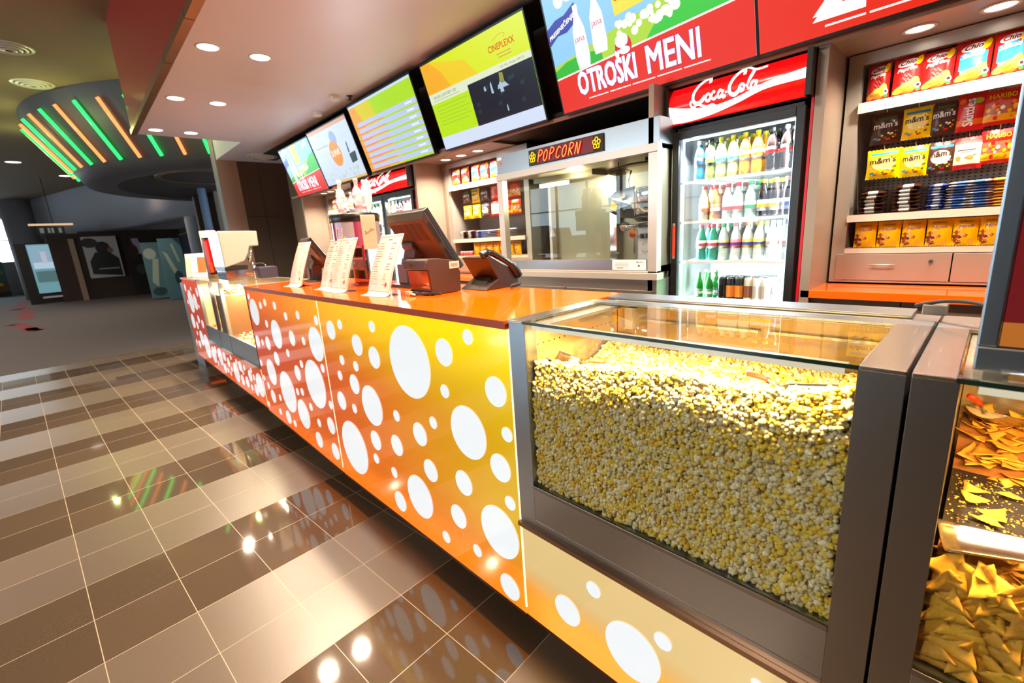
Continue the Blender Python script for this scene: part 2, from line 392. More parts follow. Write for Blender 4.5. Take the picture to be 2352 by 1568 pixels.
# lobby outer walls with glazing
mb = MB(); FR = mat('window_frame_paint', srgb(70, 70, 74), 0.4)
mb.box(-37, -36, -1.95, 12, 0, CH, WALLM); mb.box(-37, -36, -12, -4.2, 0, .3, WALLM); mb.box(-37, -36, -4.2, -1.95, 0, 1.7, WALLM); mb.box(-37, -36, -12, -1.95, 3.95, CH, WALLM)
mb.box(-37, 6, 11.9, 12, 0, CH, WALLM)
mb.build('wall_left', kind='structure')
def window(n, pts, axis, fixed):
    (a0, a1, z0, z1, nx, nz) = pts; mb = MB()
    for i in range(nx+1):
        a = a0+(a1-a0)*i/nx
        mb.box(*((fixed-.05, fixed+.05, a-.035, a+.035) if axis == 'x' else (a-.035, a+.035, fixed-.05, fixed+.05)), z0, z1, FR)
    for j in range(nz+1):
        z = z0+(z1-z0)*j/nz
        mb.box(*((fixed-.05, fixed+.05, a0, a1) if axis == 'x' else (a0, a1, fixed-.05, fixed+.05)), z-.03, z+.03, FR)
    mb.box(*((fixed-.005, fixed+.005, a0, a1) if axis == 'x' else (a0, a1, fixed-.005, fixed+.005)), z0, z1, GLASS)
    mb.build('window_%d' % n, kind='structure')
window(1, (-4.2, -2.0, 1.7, 3.95, 2, 2), 'x', -36.3)
window(3, (-11.9, -4.25, .3, 3.95, 5, 3), 'x', -36.3)
mb = MB(); mb.box(-37, -16.5, -12, -11.9, 0, CH, WALLM); mb.box(-4, 6, -12, -11.9, 0, CH, WALLM); mb.box(-16.5, -4, -12, -11.9, 3.6, CH, WALLM); mb.box(-16.5, -4, -12, -11.9, 0, 1.2, WALLM)
mb.build('wall_front', kind='structure')
window(2, (-16.5, -4, 1.2, 3.6, 7, 2), 'y', -11.95)
# round white wall with the low opening to the auditoriums
CURV = mat('curved_wall_paint', srgb(150, 148, 156), 0.75)
cp = crm([(-29.4, -0.8), (-27.3, -0.1), (-24.9, 0.62), (-21.7, 1.65), (-19.4, 2.1), (-17.0, 2.55), (-15.6, 4.2)], 8)
mb = MB(); n = len(cp)
vs = [(a, b, 2.6) for a, b in cp]+[(a, b, CH) for a, b in cp]+[(a-0.3, b+0.5, 2.6) for a, b in cp]
mb.add(vs, [(i, i+1, n+i+1, n+i) for i in range(n-1)]+[(i+1, i, 2*n+i, 2*n+i+1) for i in range(n-1)], CURV, True)
mb.lathe([(0.55, 0), (0.55, CH)], (-29.6, -1.25, 0), 28, CURV)
mb.lathe([(0.22, 0), (0.22, CH)], (-16.9, 2.9, 0), 20, CURV)
mb.box(-31, -24.6, 0.2, 0.4, 2.25, 2.65, CURV)
mb.build('wall_round', kind='structure')
mb = MB(); mb.box(-24.7, -24.45, -0.5, 5, 0, 2.6, mat('brown_dark_panel', srgb(60, 42, 32), 0.7)); mb.box(-30, -24.6, 4.9, 5, 0, 2.6, BLACKM)
mb.box(-24.44, -24.40, 0.05, 0.22, 0, 2.35, BRN); mb.box(-24.2, -17.3, 3.5, 3.55, 2.30, 2.36, mat('amber_trim', srgb(170, 130, 70), 0.5))
mb.box(-24.5, -17.2, 3.6, 3.7, 0, 2.6, mat('blue_grey_wall', srgb(72, 80, 96), 0.8))
mb.build('wall_auditorium', kind='structure')
mb = MB()
for x, y, r in ((-13.5, 2.62, 0.09), (-13.2, 2.95, 0.07)): mb.lathe([(r, 0), (r, CH)], (x, y, 0), 16, mat('blue_column_paint', srgb(96, 112, 136), 0.6))
mb.box(-14.2, -14.0, 3.0, 6, 0, CH, DKW); mb.box(-15.5, -15.3, 2.75, 3.4, 0, CH, DKW)
mb.build('wall_column', kind='structure')

# ================================================================== COUNTER
TOP = 1.19
def panel_mat(name, lo, pale=False):
    m = bpy.data.materials.new(name); m.use_nodes = True; nt = m.node_tree; b = nt.nodes['Principled BSDF']; N = nt.nodes.new; L = nt.links.new
    tc = N('ShaderNodeNewGeometry'); sp = N('ShaderNodeSeparateXYZ'); L(tc.outputs['Position'], sp.inputs[0])
    def ramp(inp, a, bb, pts):
        mr = N('ShaderNodeMapRange'); mr.inputs[1].default_value = a; mr.inputs[2].default_value = bb; L(inp, mr.inputs[0])
        r = N('ShaderNodeValToRGB'); e = r.color_ramp.elements
        while len(e) < len(pts): e.new(0.5)
        for q, (p, c) in zip(e, pts): q.position = p; q.color = (*srgb(*c), 1)
        L(mr.outputs[0], r.inputs[0]); return r.outputs[0]
    # printed film: red-orange at the far end, yellow towards the popcorn case, three rows of tones
    XS = (-7.0, -0.9)
    top = ramp(sp.outputs[0], *XS, [(0, (236, 72, 20)), (0.46, (240, 96, 16)), (0.62, (248, 132, 8)), (0.72, (252, 168, 0)), (0.86, (252, 206, 0)), (1, (252, 222, 0))])
    mid = ramp(sp.outputs[0], *XS, [(0, (214, 58, 24)), (0.5, (220, 66, 26)), (0.72, (226, 82, 18)), (0.83, (234, 118, 6)), (0.91, (232, 156, 0)), (1, (228, 190, 0))])
    bot = ramp(sp.outputs[0], *XS, [(0, (240, 86, 24)), (0.5, (246, 98, 30)), (0.75, (250, 120, 22)), (0.97, (252, 132, 14)), (1, (236, 170, 60))])
    def mixz(z0, z1, A, B):
        mr = N('ShaderNodeMapRange'); mr.inputs[1].default_value = z0; mr.inputs[2].default_value = z1; mr.interpolation_type = 'SMOOTHSTEP'; L(sp.outputs[2], mr.inputs[0])
        mx = N('ShaderNodeMix'); mx.data_type = 'RGBA'; L(mr.outputs[0], mx.inputs['Factor']); L(A, mx.inputs[6]); L(B, mx.inputs[7]); return mx
    FLOOR_REFL = ramp(sp.outputs[0], *XS, [(0, (236, 186, 128)), (1, (236, 206, 140))])  # reflection of the bright floor painted as a pale band on the case panels
    mx = mixz(.20, .33, bot, FLOOR_REFL) if pale else mixz(.72, 1.12, mixz(.16, .52, bot, mid).outputs[2], top)
    dk = N('ShaderNodeVectorMath'); dk.operation = 'SCALE'; L(mx.outputs[2], dk.inputs[0]); dk.inputs['Scale'].default_value = 0.3
    L(dk.outputs[0], b.inputs['Base Color']); L(mx.outputs[2], b.inputs['Emission Color'])
    # emission rises towards the top and bottom edge of the film
    def edge(z0, z1):
        q = N('ShaderNodeMapRange'); q.inputs[1].default_value = z0; q.inputs[2].default_value = z1; q.interpolation_type = 'SMOOTHSTEP'; L(sp.outputs[2], q.inputs[0]); return q.outputs[0]
    ad = N('ShaderNodeMath'); ad.operation = 'ADD'; L(edge(0.9, 1.16), ad.inputs[0]); L(edge(0.30, 0.16), ad.inputs[1])
    ma = N('ShaderNodeMath'); ma.operation = 'MULTIPLY_ADD'; L(ad.outputs[0], ma.inputs[0]); ma.inputs[1].default_value = 0.38; ma.inputs[2].default_value = 0.82
    L(ma.outputs[0], b.inputs['Emission Strength'])
    b.inputs['Roughness'].default_value = 0.10; b.inputs['IOR'].default_value = 1.9; b.inputs['Coat Weight'].default_value = 0.8; b.inputs['Coat Roughness'].default_value = 0.05
    return m
PANEL = panel_mat('backlit_orange_film', 0.1)
LOWP = panel_mat('backlit_film_floor_reflection', 0.1, True)
DOTM = mat('backlit_white_dot', (0.12, 0.12, 0.12), 0.1, emit=(0.86, 0.91, 0.94), es=1.0, coat=0.5)
SEAM = mat('bright_seam', (0.8, 0.7, 0.5), 0.3, emit=(1, 0.9, 0.6), es=1.0)
DOTS = [(-3.994,1.11,0.025),(-3.909,0.993,0.103),(-3.713,1.058,0.028),(-3.588,1.088,0.028),(-3.374,1.079,0.029),(-3.174,1.022,0.028),(-2.939,1.049,0.028),(-3.642,0.926,0.028),(-2.641,1.044,0.028),(-3.447,0.869,0.104),(-3.122,0.88,0.052),(-3.976,0.751,0.049),(-3.845,0.759,0.025),(-3.702,0.771,0.052),(-2.911,0.888,0.027),(-2.705,0.894,0.105),(-2.447,1.007,0.053),(-2.319,1.051,0.027),(-3.551,0.674,0.053),(-3.267,0.758,0.028),(-4.002,0.57,0.027),(-3.027,0.719,0.027),(-1.955,1.077,0.028),(-2.141,0.964,0.055),(-2.359,0.852,0.028),(-1.972,0.925,0.054),(-1.655,0.953,0.159),(-1.389,1.035,0.054),(-1.234,1.113,0.028),(-3.752,0.535,0.103),(-3.134,0.639,0.053),(-2.662,0.753,0.027),(-2.193,0.845,0.028),(-2.418,0.754,0.028),(-3.425,0.442,0.155),(-2.833,0.62,0.157),(-2.242,0.738,0.054),(-3.208,0.49,0.026),(-3.109,0.51,0.027),(-4.003,0.441,0.024),(-3.914,0.393,0.027),(-3.834,0.318,0.054),(-3.653,0.347,0.026),(-3.159,0.338,0.105),(-2.987,0.431,0.027),(-2.628,0.53,0.027),(-2.449,0.599,0.054),(-2.289,0.59,0.027),(-2.07,0.659,0.106),(-1.409,0.876,0.028),(-1.106,0.939,0.054),(-1.826,0.667,0.028),(-1.517,0.716,0.027),(-1.283,0.739,0.106),(-1.063,0.795,0.027),(-1.635,0.63,0.054),(-2.369,0.336,0.157),(-2.082,0.466,0.053),(-1.86,0.507,0.053),(-2.883,0.347,0.028),(-2.679,0.383,0.054),(-2.935,0.213,0.054),(-2.675,0.213,0.054),(-2.107,0.355,0.028),(-3.715,0.217,0.026),(-3.526,0.22,0.052),(-3.397,0.203,0.027),(-4.017,0.21,0.026),(-1.924,0.341,0.028),(-1.58,0.475,0.052),(-1.111,0.654,0.053),(-1.341,0.507,0.053),(-1.072,0.531,0.027),(-1.7,0.299,0.105),(-1.401,0.33,0.052),(-1.144,0.381,0.104),(-1.899,0.191,0.053),(-1.512,0.178,0.028),(-1.292,0.223,0.027),(-1.108,0.161,0.052),(-6.844,1.069,0.045),(-6.477,1.068,0.023),(-6.638,0.911,0.138),(-6.131,1.045,0.05),(-6.363,0.921,0.094),(-6.862,0.891,0.028),(-6.201,0.88,0.022),(-6.798,0.655,0.091),(-6.398,0.714,0.047),(-6.566,0.624,0.048),(-6.206,0.673,0.049),(-6.698,0.513,0.028),(-6.46,0.478,0.092),(-6.871,0.385,0.029),(-6.688,0.372,0.049),(-6.218,0.407,0.143),(-5.924,0.35,0.096),(-5.791,0.427,0.041),(-5.595,0.377,0.095),(-5.394,0.409,0.05),(-5.246,0.373,0.049),(-5.101,0.444,0.025),(-5.774,0.277,0.028),(-5.468,0.272,0.051),(-4.892,0.435,0.027),(-5.162,0.315,0.026),(-5.336,0.271,0.027),(-5.235,0.253,0.023),(-4.975,0.312,0.101),(-4.77,0.408,0.051),(-4.619,0.42,0.026),(-4.701,0.361,0.024),(-4.778,0.272,0.052),(-4.607,0.287,0.053),(-4.458,0.375,0.054),(-4.391,0.437,0.023),(-4.338,0.383,0.027),(-4.467,0.26,0.028),(-4.325,0.267,0.053),(-4.175,0.342,0.105),(-0.826,0.239,0.052),(-0.718,0.385,0.026),(-0.585,0.251,0.091),(-0.49,0.358,0.026),(-0.257,0.408,0.013)]
KICK = mat('maroon_kick_edge', srgb(90, 40, 28), 0.3)
YF = 0.942
def dots_on(mb, x0, x1, z0=None):
    for x, z, r in DOTS:
        if x0 < x < x1 and (z0 is None or z < z0): mb.disc(x, z, r, YF-0.0022, DOTM, 36 if r > .05 else 24)
counter = thing('sales_counter', 'long backlit orange concession counter with white bubble front panels', 'counter', (-4.0, 1.27, 0))
for i, (x0, x1, zb0, zb1) in enumerate(((-6.98, -4.055, 0.205, 0.165), (-4.05, -2.595, 0.150, 0.10), (-2.588, -1.024, 0.098, 0.095))):
    mb = MB()
    if i == 0:
        mb.hexa([(x0, YF, zb0), (x1, YF, zb1), (x1, YF+.03, zb1), (x0, YF+.03, zb0), (x0, YF, .50), (x1, YF, .50), (x1, YF+.03, .50), (x0, YF+.03, .50)], PANEL)
        mb.box(x0, -6.03, YF, YF+.03, .50, 1.185, PANEL)
    else:
        mb.hexa([(x0, YF, zb0), (x1, YF, zb1), (x1, YF+.03, zb1), (x0, YF+.03, zb0), (x0, YF, 1.16), (x1, YF, 1.16), (x1, YF+.03, 1.16), (x0, YF+.03, 1.16)], PANEL)
    mb.box(x1-.004, x1+.003, YF-.0012, YF+.02, zb1+.03, 1.16 if i else .5, SEAM)
    mb.hexa([(x0, YF-.001, zb0-.012), (x1, YF-.001, zb1-.012), (x1, YF+.05, zb1-.012), (x0, YF+.05, zb0-.012), (x0, YF-.001, zb0), (x1, YF-.001, zb1), (x1, YF+.05, zb1), (x0, YF+.05, zb0)], KICK)
    dots_on(mb, x0, x1)
    mb.build('front_panel', parent=counter)
MB().box(-6.96, -6.94, 0.98, 1.58, 0.2, 1.18, PANEL).build('end_panel', parent=counter)
mb = MB(); mb.box(-6.9, -6.1, 0.98, 1.55, .22, 1.165, DSTEEL); mb.box(-4.0, -1.03, 0.98, 1.55, .22, 1.165, DSTEEL); mb.box(-6.1, -4.0, .98, 1.55, .22, .48, DSTEEL)
mb.build('body', parent=counter)
mb = MB(); mb.box(-6.8, -1.03, 1.15, 1.5, 0.0, .22, BLACKM); mb.build('plinth', parent=counter)
mb = MB(); mb.box(-4.053, -1.03, 0.932, 1.60, 1.163, TOP-.0012, ORED); mb.box(-4.051, -1.032, 0.934, 1.598, TOP-.0012, TOP, ORANGE)
mb.build('countertop', parent=counter); mb = MB()
mb.box(-7.0, -6.03, 0.932, 1.60, 1.172, TOP-.0012, ORED); mb.box(-6.998, -6.032, .934, 1.598, TOP-.0012, TOP, ORANGE)
mb.build('countertop', parent=counter)
# grey service trolley end behind the far end of the counter
mb = MB(); mb.box(-7.6, -7.02, 1.0, 1.5, 0.0, 1.10, mat('grey_cabinet', srgb(120, 124, 130), 0.4, 0.3)); mb.cyl((-7.3, 0.99, 0.9), 0.02, 0.02, CHROME, 'y')
t = thing('side_cabinet', 'grey cabinet standing past the far end of the orange counter', 'cabinet', (-7.3, 1.25, 0))
mb.build('cabinet_body', parent=t)

# ------------------------------------------------------------------ popcorn display case
GX0, GX1, GZ0 = -0.952, -0.139, 0.647
def case(name, label, xL, xR, gx0, gx1, left_steel, dots):
    t = thing(name, label, 'display case', ((xL+xR)/2, 1.2, 0.2))
    mb = MB()
    mb.box(xL, gx0, YF, YF+.05, 0.489, 1.186, left_steel); mb.box(gx0, gx1, YF, YF+.03, 0.489, GZ0, STEEL)
    mb.box(gx1, xR, YF, YF+.06, 0.30 if xR < 0 else .489, 1.186, DSTEEL)
    mb.box(gx0, gx1, YF-.003, YF+.004, GZ0-.012, GZ0, DSTEEL); mb.box(gx0, gx1, YF-.001, YF+.002, .515, .517, CHROME)
    mb.build('front_frame', parent=t, bevel=.002)
    mb = MB(); mb.box(xL-.003, xR+(.0 if xR > 0 else .0), YF-.014, YF+.03, .474, .489, mat('ledge_bronze', srgb(150, 120, 98), 0.3, 0.9)); mb.build('ledge', parent=t)
    mb = MB(); mb.box(xL+.003, xR, YF, YF+.03, 0.098, .474, LOWP); mb.box(xL+.003, xR, YF-.001, YF+.05, .086, .098, KICK)
    if dots: dots_on(mb, xL, xR)
    mb.build('lower_panel', parent=t)
    mb = MB(); mb.box(gx0, gx1, YF+.004, YF+.010, GZ0, 1.184, GLASS); mb.build('front_glass', parent=t)
    mb = MB(); mb.box(gx0-.004, gx1+.002, YF-.003, 1.345, 1.186, 1.194, GLASS); mb.box(gx0-.004, gx1+.002, YF-.0045, YF-.003, 1.186, 1.194, GEDGE); mb.build('top_glass', parent=t)
    mb = MB(); mb.box(xL, gx0-.004, YF-.005, 1.345, 1.186, 1.194, STEELY); mb.box(gx1+.002, xR, YF-.005, 1.345, 1.186, 1.195, STEELY); mb.box(xL, xR, 1.345, 1.402, 1.186, 1.194, STEEL); mb.box(xL, xR, 1.402, 1.46, 1.170, 1.176, DSTEEL)
    mb.build('top_frame', parent=t, bevel=.0015)
    CRM = mat('cream_steel_liner', srgb(226, 200, 150), 0.16, 0.75)
    mb = MB(); mb.box(gx0-.02, gx0-.002, YF+.05, 1.46, .5, 1.185, CRM)
    for i in range(16):
        for k, zz in enumerate((1.158, 1.112)): mb.lathe([(.0028, 0), (.0028, .0006)], (gx0-.002, 1.0+i*.026, zz), 8, BLACK, 'x')
    mb.build('left_liner', parent=t)
    mb = MB(); mb.box(gx1+.002, gx1+.02, YF+.06, 1.46, .5, 1.185, CRM); mb.build('right_liner', parent=t)
    mb = MB(); mb.box(gx0, gx1, 1.44, 1.46, .5, 1.185, CRM); mb.box(gx0, gx1, YF+.012, 1.44, .5, .51, CRM); mb.build('back_liner', parent=t)
    for a, b in ((gx0+.02, gx0+.10), (gx0+.105, (gx0+gx1)/2+.1), ((gx0+gx1)/2+.105, gx1-.02)):
        d = MB().box(a, b, 1.428, 1.438, .55, 1.165, ACRYL).build('sliding_door', parent=t)
        MB().box(a+.01, b-.01, 1.424, 1.428, 1.120, 1.128, CHROME).build('door_pull', parent=d)
    mb = MB(); mb.box(gx0+.02, gx1-.02, .9525, .9545, 1.170, 1.184, em((1, .85, .62), .75)); mb.box(gx0+.02, gx1-.02, .9545, .99, 1.181, 1.184, ALU)
    mb.tube([(gx0+.06, .972, 1.176), (gx1-.06, .972, 1.176)], .004, em((1, .86, .6), 6), 10)
    mb.build('lamp', parent=t)
    mb = MB(); mb.box(gx0, gx0+.05, .99, 1.40, 1.172, 1.182, ALU); mb.box(gx0+.10, gx0+.13, 1.33, 1.44, 1.11, 1.18, ALU); mb.build('bracket', parent=t)
    mb = MB(); mb.box(xL, xR, .99, 1.46, .2, .495, DSTEEL); mb.box(xL, xR, 1.462, 1.58, .2, 1.18, DSTEEL); mb.build('body', parent=t)
    MB().box(xL, gx0-.022, YF+.052, 1.46, .5, 1.184, DSTEEL).build('side_post', parent=t); MB().box(gx1+.022, xR, YF+.062, 1.46, .5, 1.184, DSTEEL).build('side_post', parent=t)
    MB().box(xL+.02, xR, 1.15, 1.5, 0, .2, BLACKM).build('plinth', parent=t)
    return t
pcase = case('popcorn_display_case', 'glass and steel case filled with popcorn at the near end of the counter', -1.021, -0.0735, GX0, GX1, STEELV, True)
mb = MB(); mb.box(-1.018, -0.122, 1.475, 1.585, 1.178, 1.193, STEEL)
mb.build('rear_rail', parent=pcase, bevel=.001)
ncase = case('nacho_display_case', 'glass and steel case filled with tortilla chips, right of the popcorn case', -0.068, 0.78, -0.011, 0.74, DSTEEL, False)
# ================================================================== SCREENS OVER THE BACK WALL
W1 = (0.97, 0.97, 0.97)
def wave(x0, x1, f, n=16): return [(x0+(x1-x0)*i/n, f(i/n)) for i in range(n+1)]
def screen_kids(mb, x0, w, h, big):
    # children's menu picture: sky, hills, red foot, bottles, ribbon
    y = -.001; R_ = em(srgb(238, 38, 12), 1.0)
    X = lambda a: x0+a*w
    Z = lambda b: b*h
    mb.rect(X(0), X(1), 0, h, y, em(srgb(150, 210, 250), 1.0))
    mb.flat([(X(0), Z(.42)), (X(1), Z(.72)), (X(1), Z(.28)), (X(0), Z(.2))], y-.001, em(srgb(180, 222, 60), 1.0))
    mb.flat([(X(.0), Z(.2))]+[(X(a), Z(b)) for a, b in ((.3, .25), (.3, .42), (.2, .45), (.08, .43), (0, .38))], y-.0015, em(srgb(50, 190, 50), 1.0))
    mb.flat([(X(.5), Z(.3))]+[(X(a), Z(b)) for a, b in ((1, .3), (1, .74), (.86, .70), (.7, .58), (.58, .44))], y-.0015, em(srgb(60, 205, 60), 1.0))
    for cx, cz, r in ((.1, .92, .05), (.16, .95, .06), (.24, .93, .05), (.8, .9, .05), (.88, .93, .06)): mb.disc(X(cx), Z(cz), r*w*.6, y-.0015, em((.92, .96, 1), 1.05), 16)
    mb.flat([(X(0), Z(0)), (X(1), Z(0)), (X(1), Z(.40)), (X(0), Z(.30))], y-.002, R_)
    mb.flat([(X(0), Z(.30)), (X(1), Z(.40)), (X(1), Z(.415)), (X(0), Z(.315))], y-.0024, em((1, .95, .9), 1.0))
    for cx, cz, hh in ((.19, .335, .50), (.30, .40, .48)):
        P = [(-.035, 0), (.035, 0), (.042, .1), (.036, .38), (.014, .52), (.014, .62), (-.014, .62), (-.014, .52), (-.036, .38), (-.042, .1)]
        mb.flat([(X(cx+a), Z(cz+b*hh/.62)) for a, b in P], y-.003, em((.93, .97, 1), 1.08))
        if big: mb.text('jana', em(srgb(220, 60, 90), 1.0), X(cx-.032), Z(cz+.20), w=.06*w, h=.06*h, y=y-.0036)
    mb.disc(X(.42), Z(.38), .045*w, y-.003, em(srgb(225, 30, 40), 1.0), 20, rz=.05*w); mb.disc(X(.415), Z(.43), .035*w, y-.0034, em((.98, .97, .95), 1.0), 16, rz=.03*w)
    mb.disc(X(.425), Z(.35), .03*w, y-.0038, em((.98, .97, .95), 1.0), 16, rz=.016*w)
    mb.flat([(X(.40), Z(.62)), (X(.56), Z(.64)), (X(.58), Z(1.0)), (X(.38), Z(1.0))], y-.0028, em(srgb(250, 230, 60), 1.0))
    random.seed(3)
    for k in range(34): mb.disc(X(random.uniform(.40, .70)), Z(random.uniform(.46, .58)-.12*0), random.uniform(.010, .02)*w, y-.0032-k*1e-5, em((1, .97, .86), 1.05), 9)
    mb.flat([(X(a), Z(b)) for a, b in ((0, .60), (.06, .66), (.12, .66), (.19, .72), (.19, .86), (.12, .80), (.06, .79), (0, .74))], y-.0028, em(srgb(50, 60, 170), 1.0))
    if big:
        mb.text('PRESENEČENJE', em(W1, 1.05), X(.008), Z(.635), w=.17*w, h=.055*h, y=y-.0034, bold=.02, slope=.35)
        mb.text('CINEPLEXX', em(srgb(215, 70, 40), 1.0), X(.405), Z(.72), w=.13*w, h=.045*h, y=y-.0034, bold=.01, slope=.05)
        mb.text('1 x O', em(W1, 1.05), X(.68), Z(.86), w=.12*w, h=.07*h, y=y-.0034, bold=.02)
        mb.text('Hello Kitty', em(W1, 1.05), X(.70), Z(.745), w=.18*w, h=.05*h, y=y-.0034, bold=.02)
    PUR = em(srgb(150, 50, 160), 1.0)
    for s, xa, ww in (('OTROŠKI', .13, .34), ('MENI', .53, .25)):
        for dx, dz, mm, yy in ((-.002, -.002, PUR, -.0032), (.002, .002, PUR, -.0033), (.002, -.002, PUR, -.0034), (-.002, .002, PUR, -.0035), (0, 0, em((1, 1, 1), 1.15), -.0042)):
            mb.text(s, mm, X(xa)+dx*w, Z(.115)+dz*w, w=ww*w, h=(.245 if 'Š' in s else .20)*h, y=yy, bold=.016)
    for k in range(5): mb.rect(X(.18+k*.13), X(.30+k*.13), Z(.065), Z(.075), -.0035, em((.98, .9, .88), 1.0))
def screen_lobby(mb, w, h):
    mb.rect(0, w, 0, h, -.001, em(srgb(190, 232, 20), 1.0))
    mb.flat([(0, h*.66), (w, h*.66), (w, h), (0, h)], -.0015, em(srgb(222, 236, 20), 1.0))
    mb.flat([(0, h*.62), (w*.28, h*.62), (w*.20, h*.85), (w*.1, h), (0, h)], -.002, em(srgb(250, 176, 30), 1.0))
    mb.flat([(w*.28, h*.62), (w*.55, h*.66), (w*.45, h*.85), (w*.1, h), (w*.20, h*.85)], -.0021, em(srgb(246, 208, 26), 1.0))
    mb.rect(0, w, h*.55, h*.665, -.0025, em(srgb(228, 236, 205), 1.0)); mb.rect(0, w, 0, h*.15, -.0025, em(srgb(214, 226, 250), 1.0))
    mb.rect(w*.42, w, h*.145, h*.60, -.003, em(srgb(14, 16, 34), 1.0))
    random.seed(5)
    for k in range(10):
        a, b = random.uniform(.45, .9), random.uniform(.2, .5)
        mb.flat([(w*a, h*b), (w*(a+.03), h*(b+.01)), (w*(a+.025), h*(b+.05)), (w*(a-.005), h*(b+.035))], -.0033-k*2e-5, em(srgb(30, 50, 64), 1.0))
    for a, b, c, d in ((.62, .42, .02, .12), (.68, .44, .10, .05), (.70, .40, .03, .12), (.72, .20, .012, .07), (.56, .47, .02, .05)): mb.flat([(w*a, h*b), (w*(a+c), h*b), (w*(a+c*.7), h*(b+d)), (w*(a+c*.1), h*(b+d*.8))], -.0037, em(srgb(176, 200, 216), 1.0))
    mb.flat([(w*.71, h*.50), (w*.75, h*.49), (w*.75, h*.58), (w*.72, h*.59)], -.0038, em(srgb(150, 150, 60), 1.0))
    mb.text('CINEPLEXX', em(srgb(225, 80, 20), 1.0), w*.68, h*.79, w=w*.22, h=h*.06, y=-.0032, bold=.01)
    mb.ribbon(crm([(w*.73, h*.885), (w*.79, h*.915), (w*.84, h*.90), (w*.82, h*.875)]), .003, -.003, em(srgb(235, 120, 30), 1.0))
    for k in range(2): mb.rect(w*(.74+.01*k), w*.86, h*(.745-.03*k), h*(.752-.03*k), -.0032, em(srgb(200, 130, 60), 1.0))
    mb.text('od 16. maja 2013', em(srgb(110, 120, 90), 1.0), w*.74, h*.615, w=w*.2, h=h*.028, y=-.003)
    mb.text('VELIKI GATSBY 3D', em(srgb(120, 120, 90), 1.0), w*.04, h*.60, w=w*.26, h=h*.032, y=-.003)
    for k in range(6): mb.rect(w*.05, w*(.36 if k % 2 else .39), h*(.50-.042*k), h*(.505-.042*k), -.0032, em(srgb(140, 180, 60), 1.0))
    mb.rect(w*.04, w*.33, h*.575, h*.580, -.0032, em(srgb(150, 150, 130), 1.0))
def screen_list(mb, w, h):
    mb.rect(0, w, 0, h, -.001, em(srgb(176, 226, 30), 1.0))
    mb.flat([(0, 0), (w*.35, 0), (w*.1, h), (0, h)], -.0015, em(srgb(250, 170, 60), 1.0)); mb.flat([(w*.35, 0), (w*.6, 0), (w*.35, h), (w*.1, h)], -.0015, em(srgb(226, 210, 40), 1.0))
    mb.rect(0, w, h*.97, h, -.002, em(srgb(206, 224, 246), 1.0))
    for k in range(8):
        zt = h*(.74-.092*k)
        mb.rect(w*.06, w, zt-h*.066, zt, -.0022, em(srgb(196, 206, 240), 1.0)); mb.rect(w*.0, w*.5, zt-h*.072, zt-h*.062, -.0026, em(srgb(240, 120, 70), 1.0))
        mb.rect(w*.84, w*.94, zt-h*.044, zt-h*.024, -.003, em(srgb(236, 240, 255), 1.08))
        mb.rect(w*.10, w*(.32+.04*(k % 3)), zt-h*.04, zt-h*.026, -.003, em(srgb(225, 205, 232), 1.0))
def screen_candy(mb, w, h):
    mb.rect(0, w, 0, h, -.001, em(srgb(212, 226, 248), 1.0)); mb.rect(0, w, h*.94, h, -.0015, em(srgb(226, 170, 140), 1.0)); mb.rect(w*.3, w, 0, h*.04, -.0015, em(srgb(236, 190, 110), 1.0))
    mb.disc(w*.52, h*.50, w*.13, -.003, em(srgb(240, 150, 30), 1.0), 28, rz=w*.13); mb.disc(w*.58, h*.75, w*.075, -.0028, em(srgb(160, 178, 226), 1.0), 24)
    mb.text('3,90€', em((1, .98, .92), 1.0), w*.42, h*.46, w=w*.20, h=h*.11, y=-.0035, bold=.02)
    mb.rect(w*.10, w*.40, h*.67, h*.70, -.003, em(srgb(190, 190, 180), 1.0))
    for k in range(3): mb.rect(w*.10, w*.36, h*(.60-.035*k), h*(.605-.035*k), -.003, em(srgb(200, 200, 190), 1.0)); mb.rect(w*.72, w*.90, h*(.76-.035*k), h*(.765-.035*k), -.003, em(srgb(190, 195, 210), 1.0))
    DK = em(srgb(40, 62, 66), 1.0); mb.flat([(w*.80, h*.26), (w*.93, h*.28), (w*.95, h*.44), (w*.80, h*.42)], -.003, DK); mb.flat([(w*.80, h*.44), (w*.83, h*.44), (w*.84, h*.62), (w*.82, h*.62)], -.003, DK)
    random.seed(4)
    for k in range(24): mb.disc(w*random.uniform(.02, .95), h*random.uniform(.06, .2), w*.018, -.003-k*1e-5, em(srgb(200, 216, 200), 1.0), 9)
def screen_red(mb, w, h):
    mb.rect(0, w, 0, h, -.001, em(srgb(240, 40, 8), 1.0))
    mb.text('zel', em((1, 1, 1), 1.15), w*.19, h*.10, w=w*.37, h=h*.34, y=-.003, bold=.03)
    for k in range(4): mb.rect(w*(.22+k*.13), w*(.34+k*.13), h*.045, h*.058, -.003, em((.98, .9, .88), 1.0))
YB, ZBt, TILT = 2.74, 2.262, math.radians(17.2)
tvs = [(-7.54, -6.42, 'kids', 'leftmost menu screen, small picture with red foot, above the aisle end'),
       (-6.40, -5.26, 'candy', 'pale blue menu screen with an orange price bubble, second from left'),
       (-5.135, -3.865, 'list', 'yellow green screen listing rows of blue showtime bars'),
       (-3.67, -2.41, 'lobby', 'yellow green screen with a dark film still and orange lettering'),
       (-2.235, -0.965, 'kids', 'large menu screen reading OTROŠKI MENI on a red band'),
       (-0.95, 0.32, 'red', 'red menu screen cut by the right edge, white letters')]
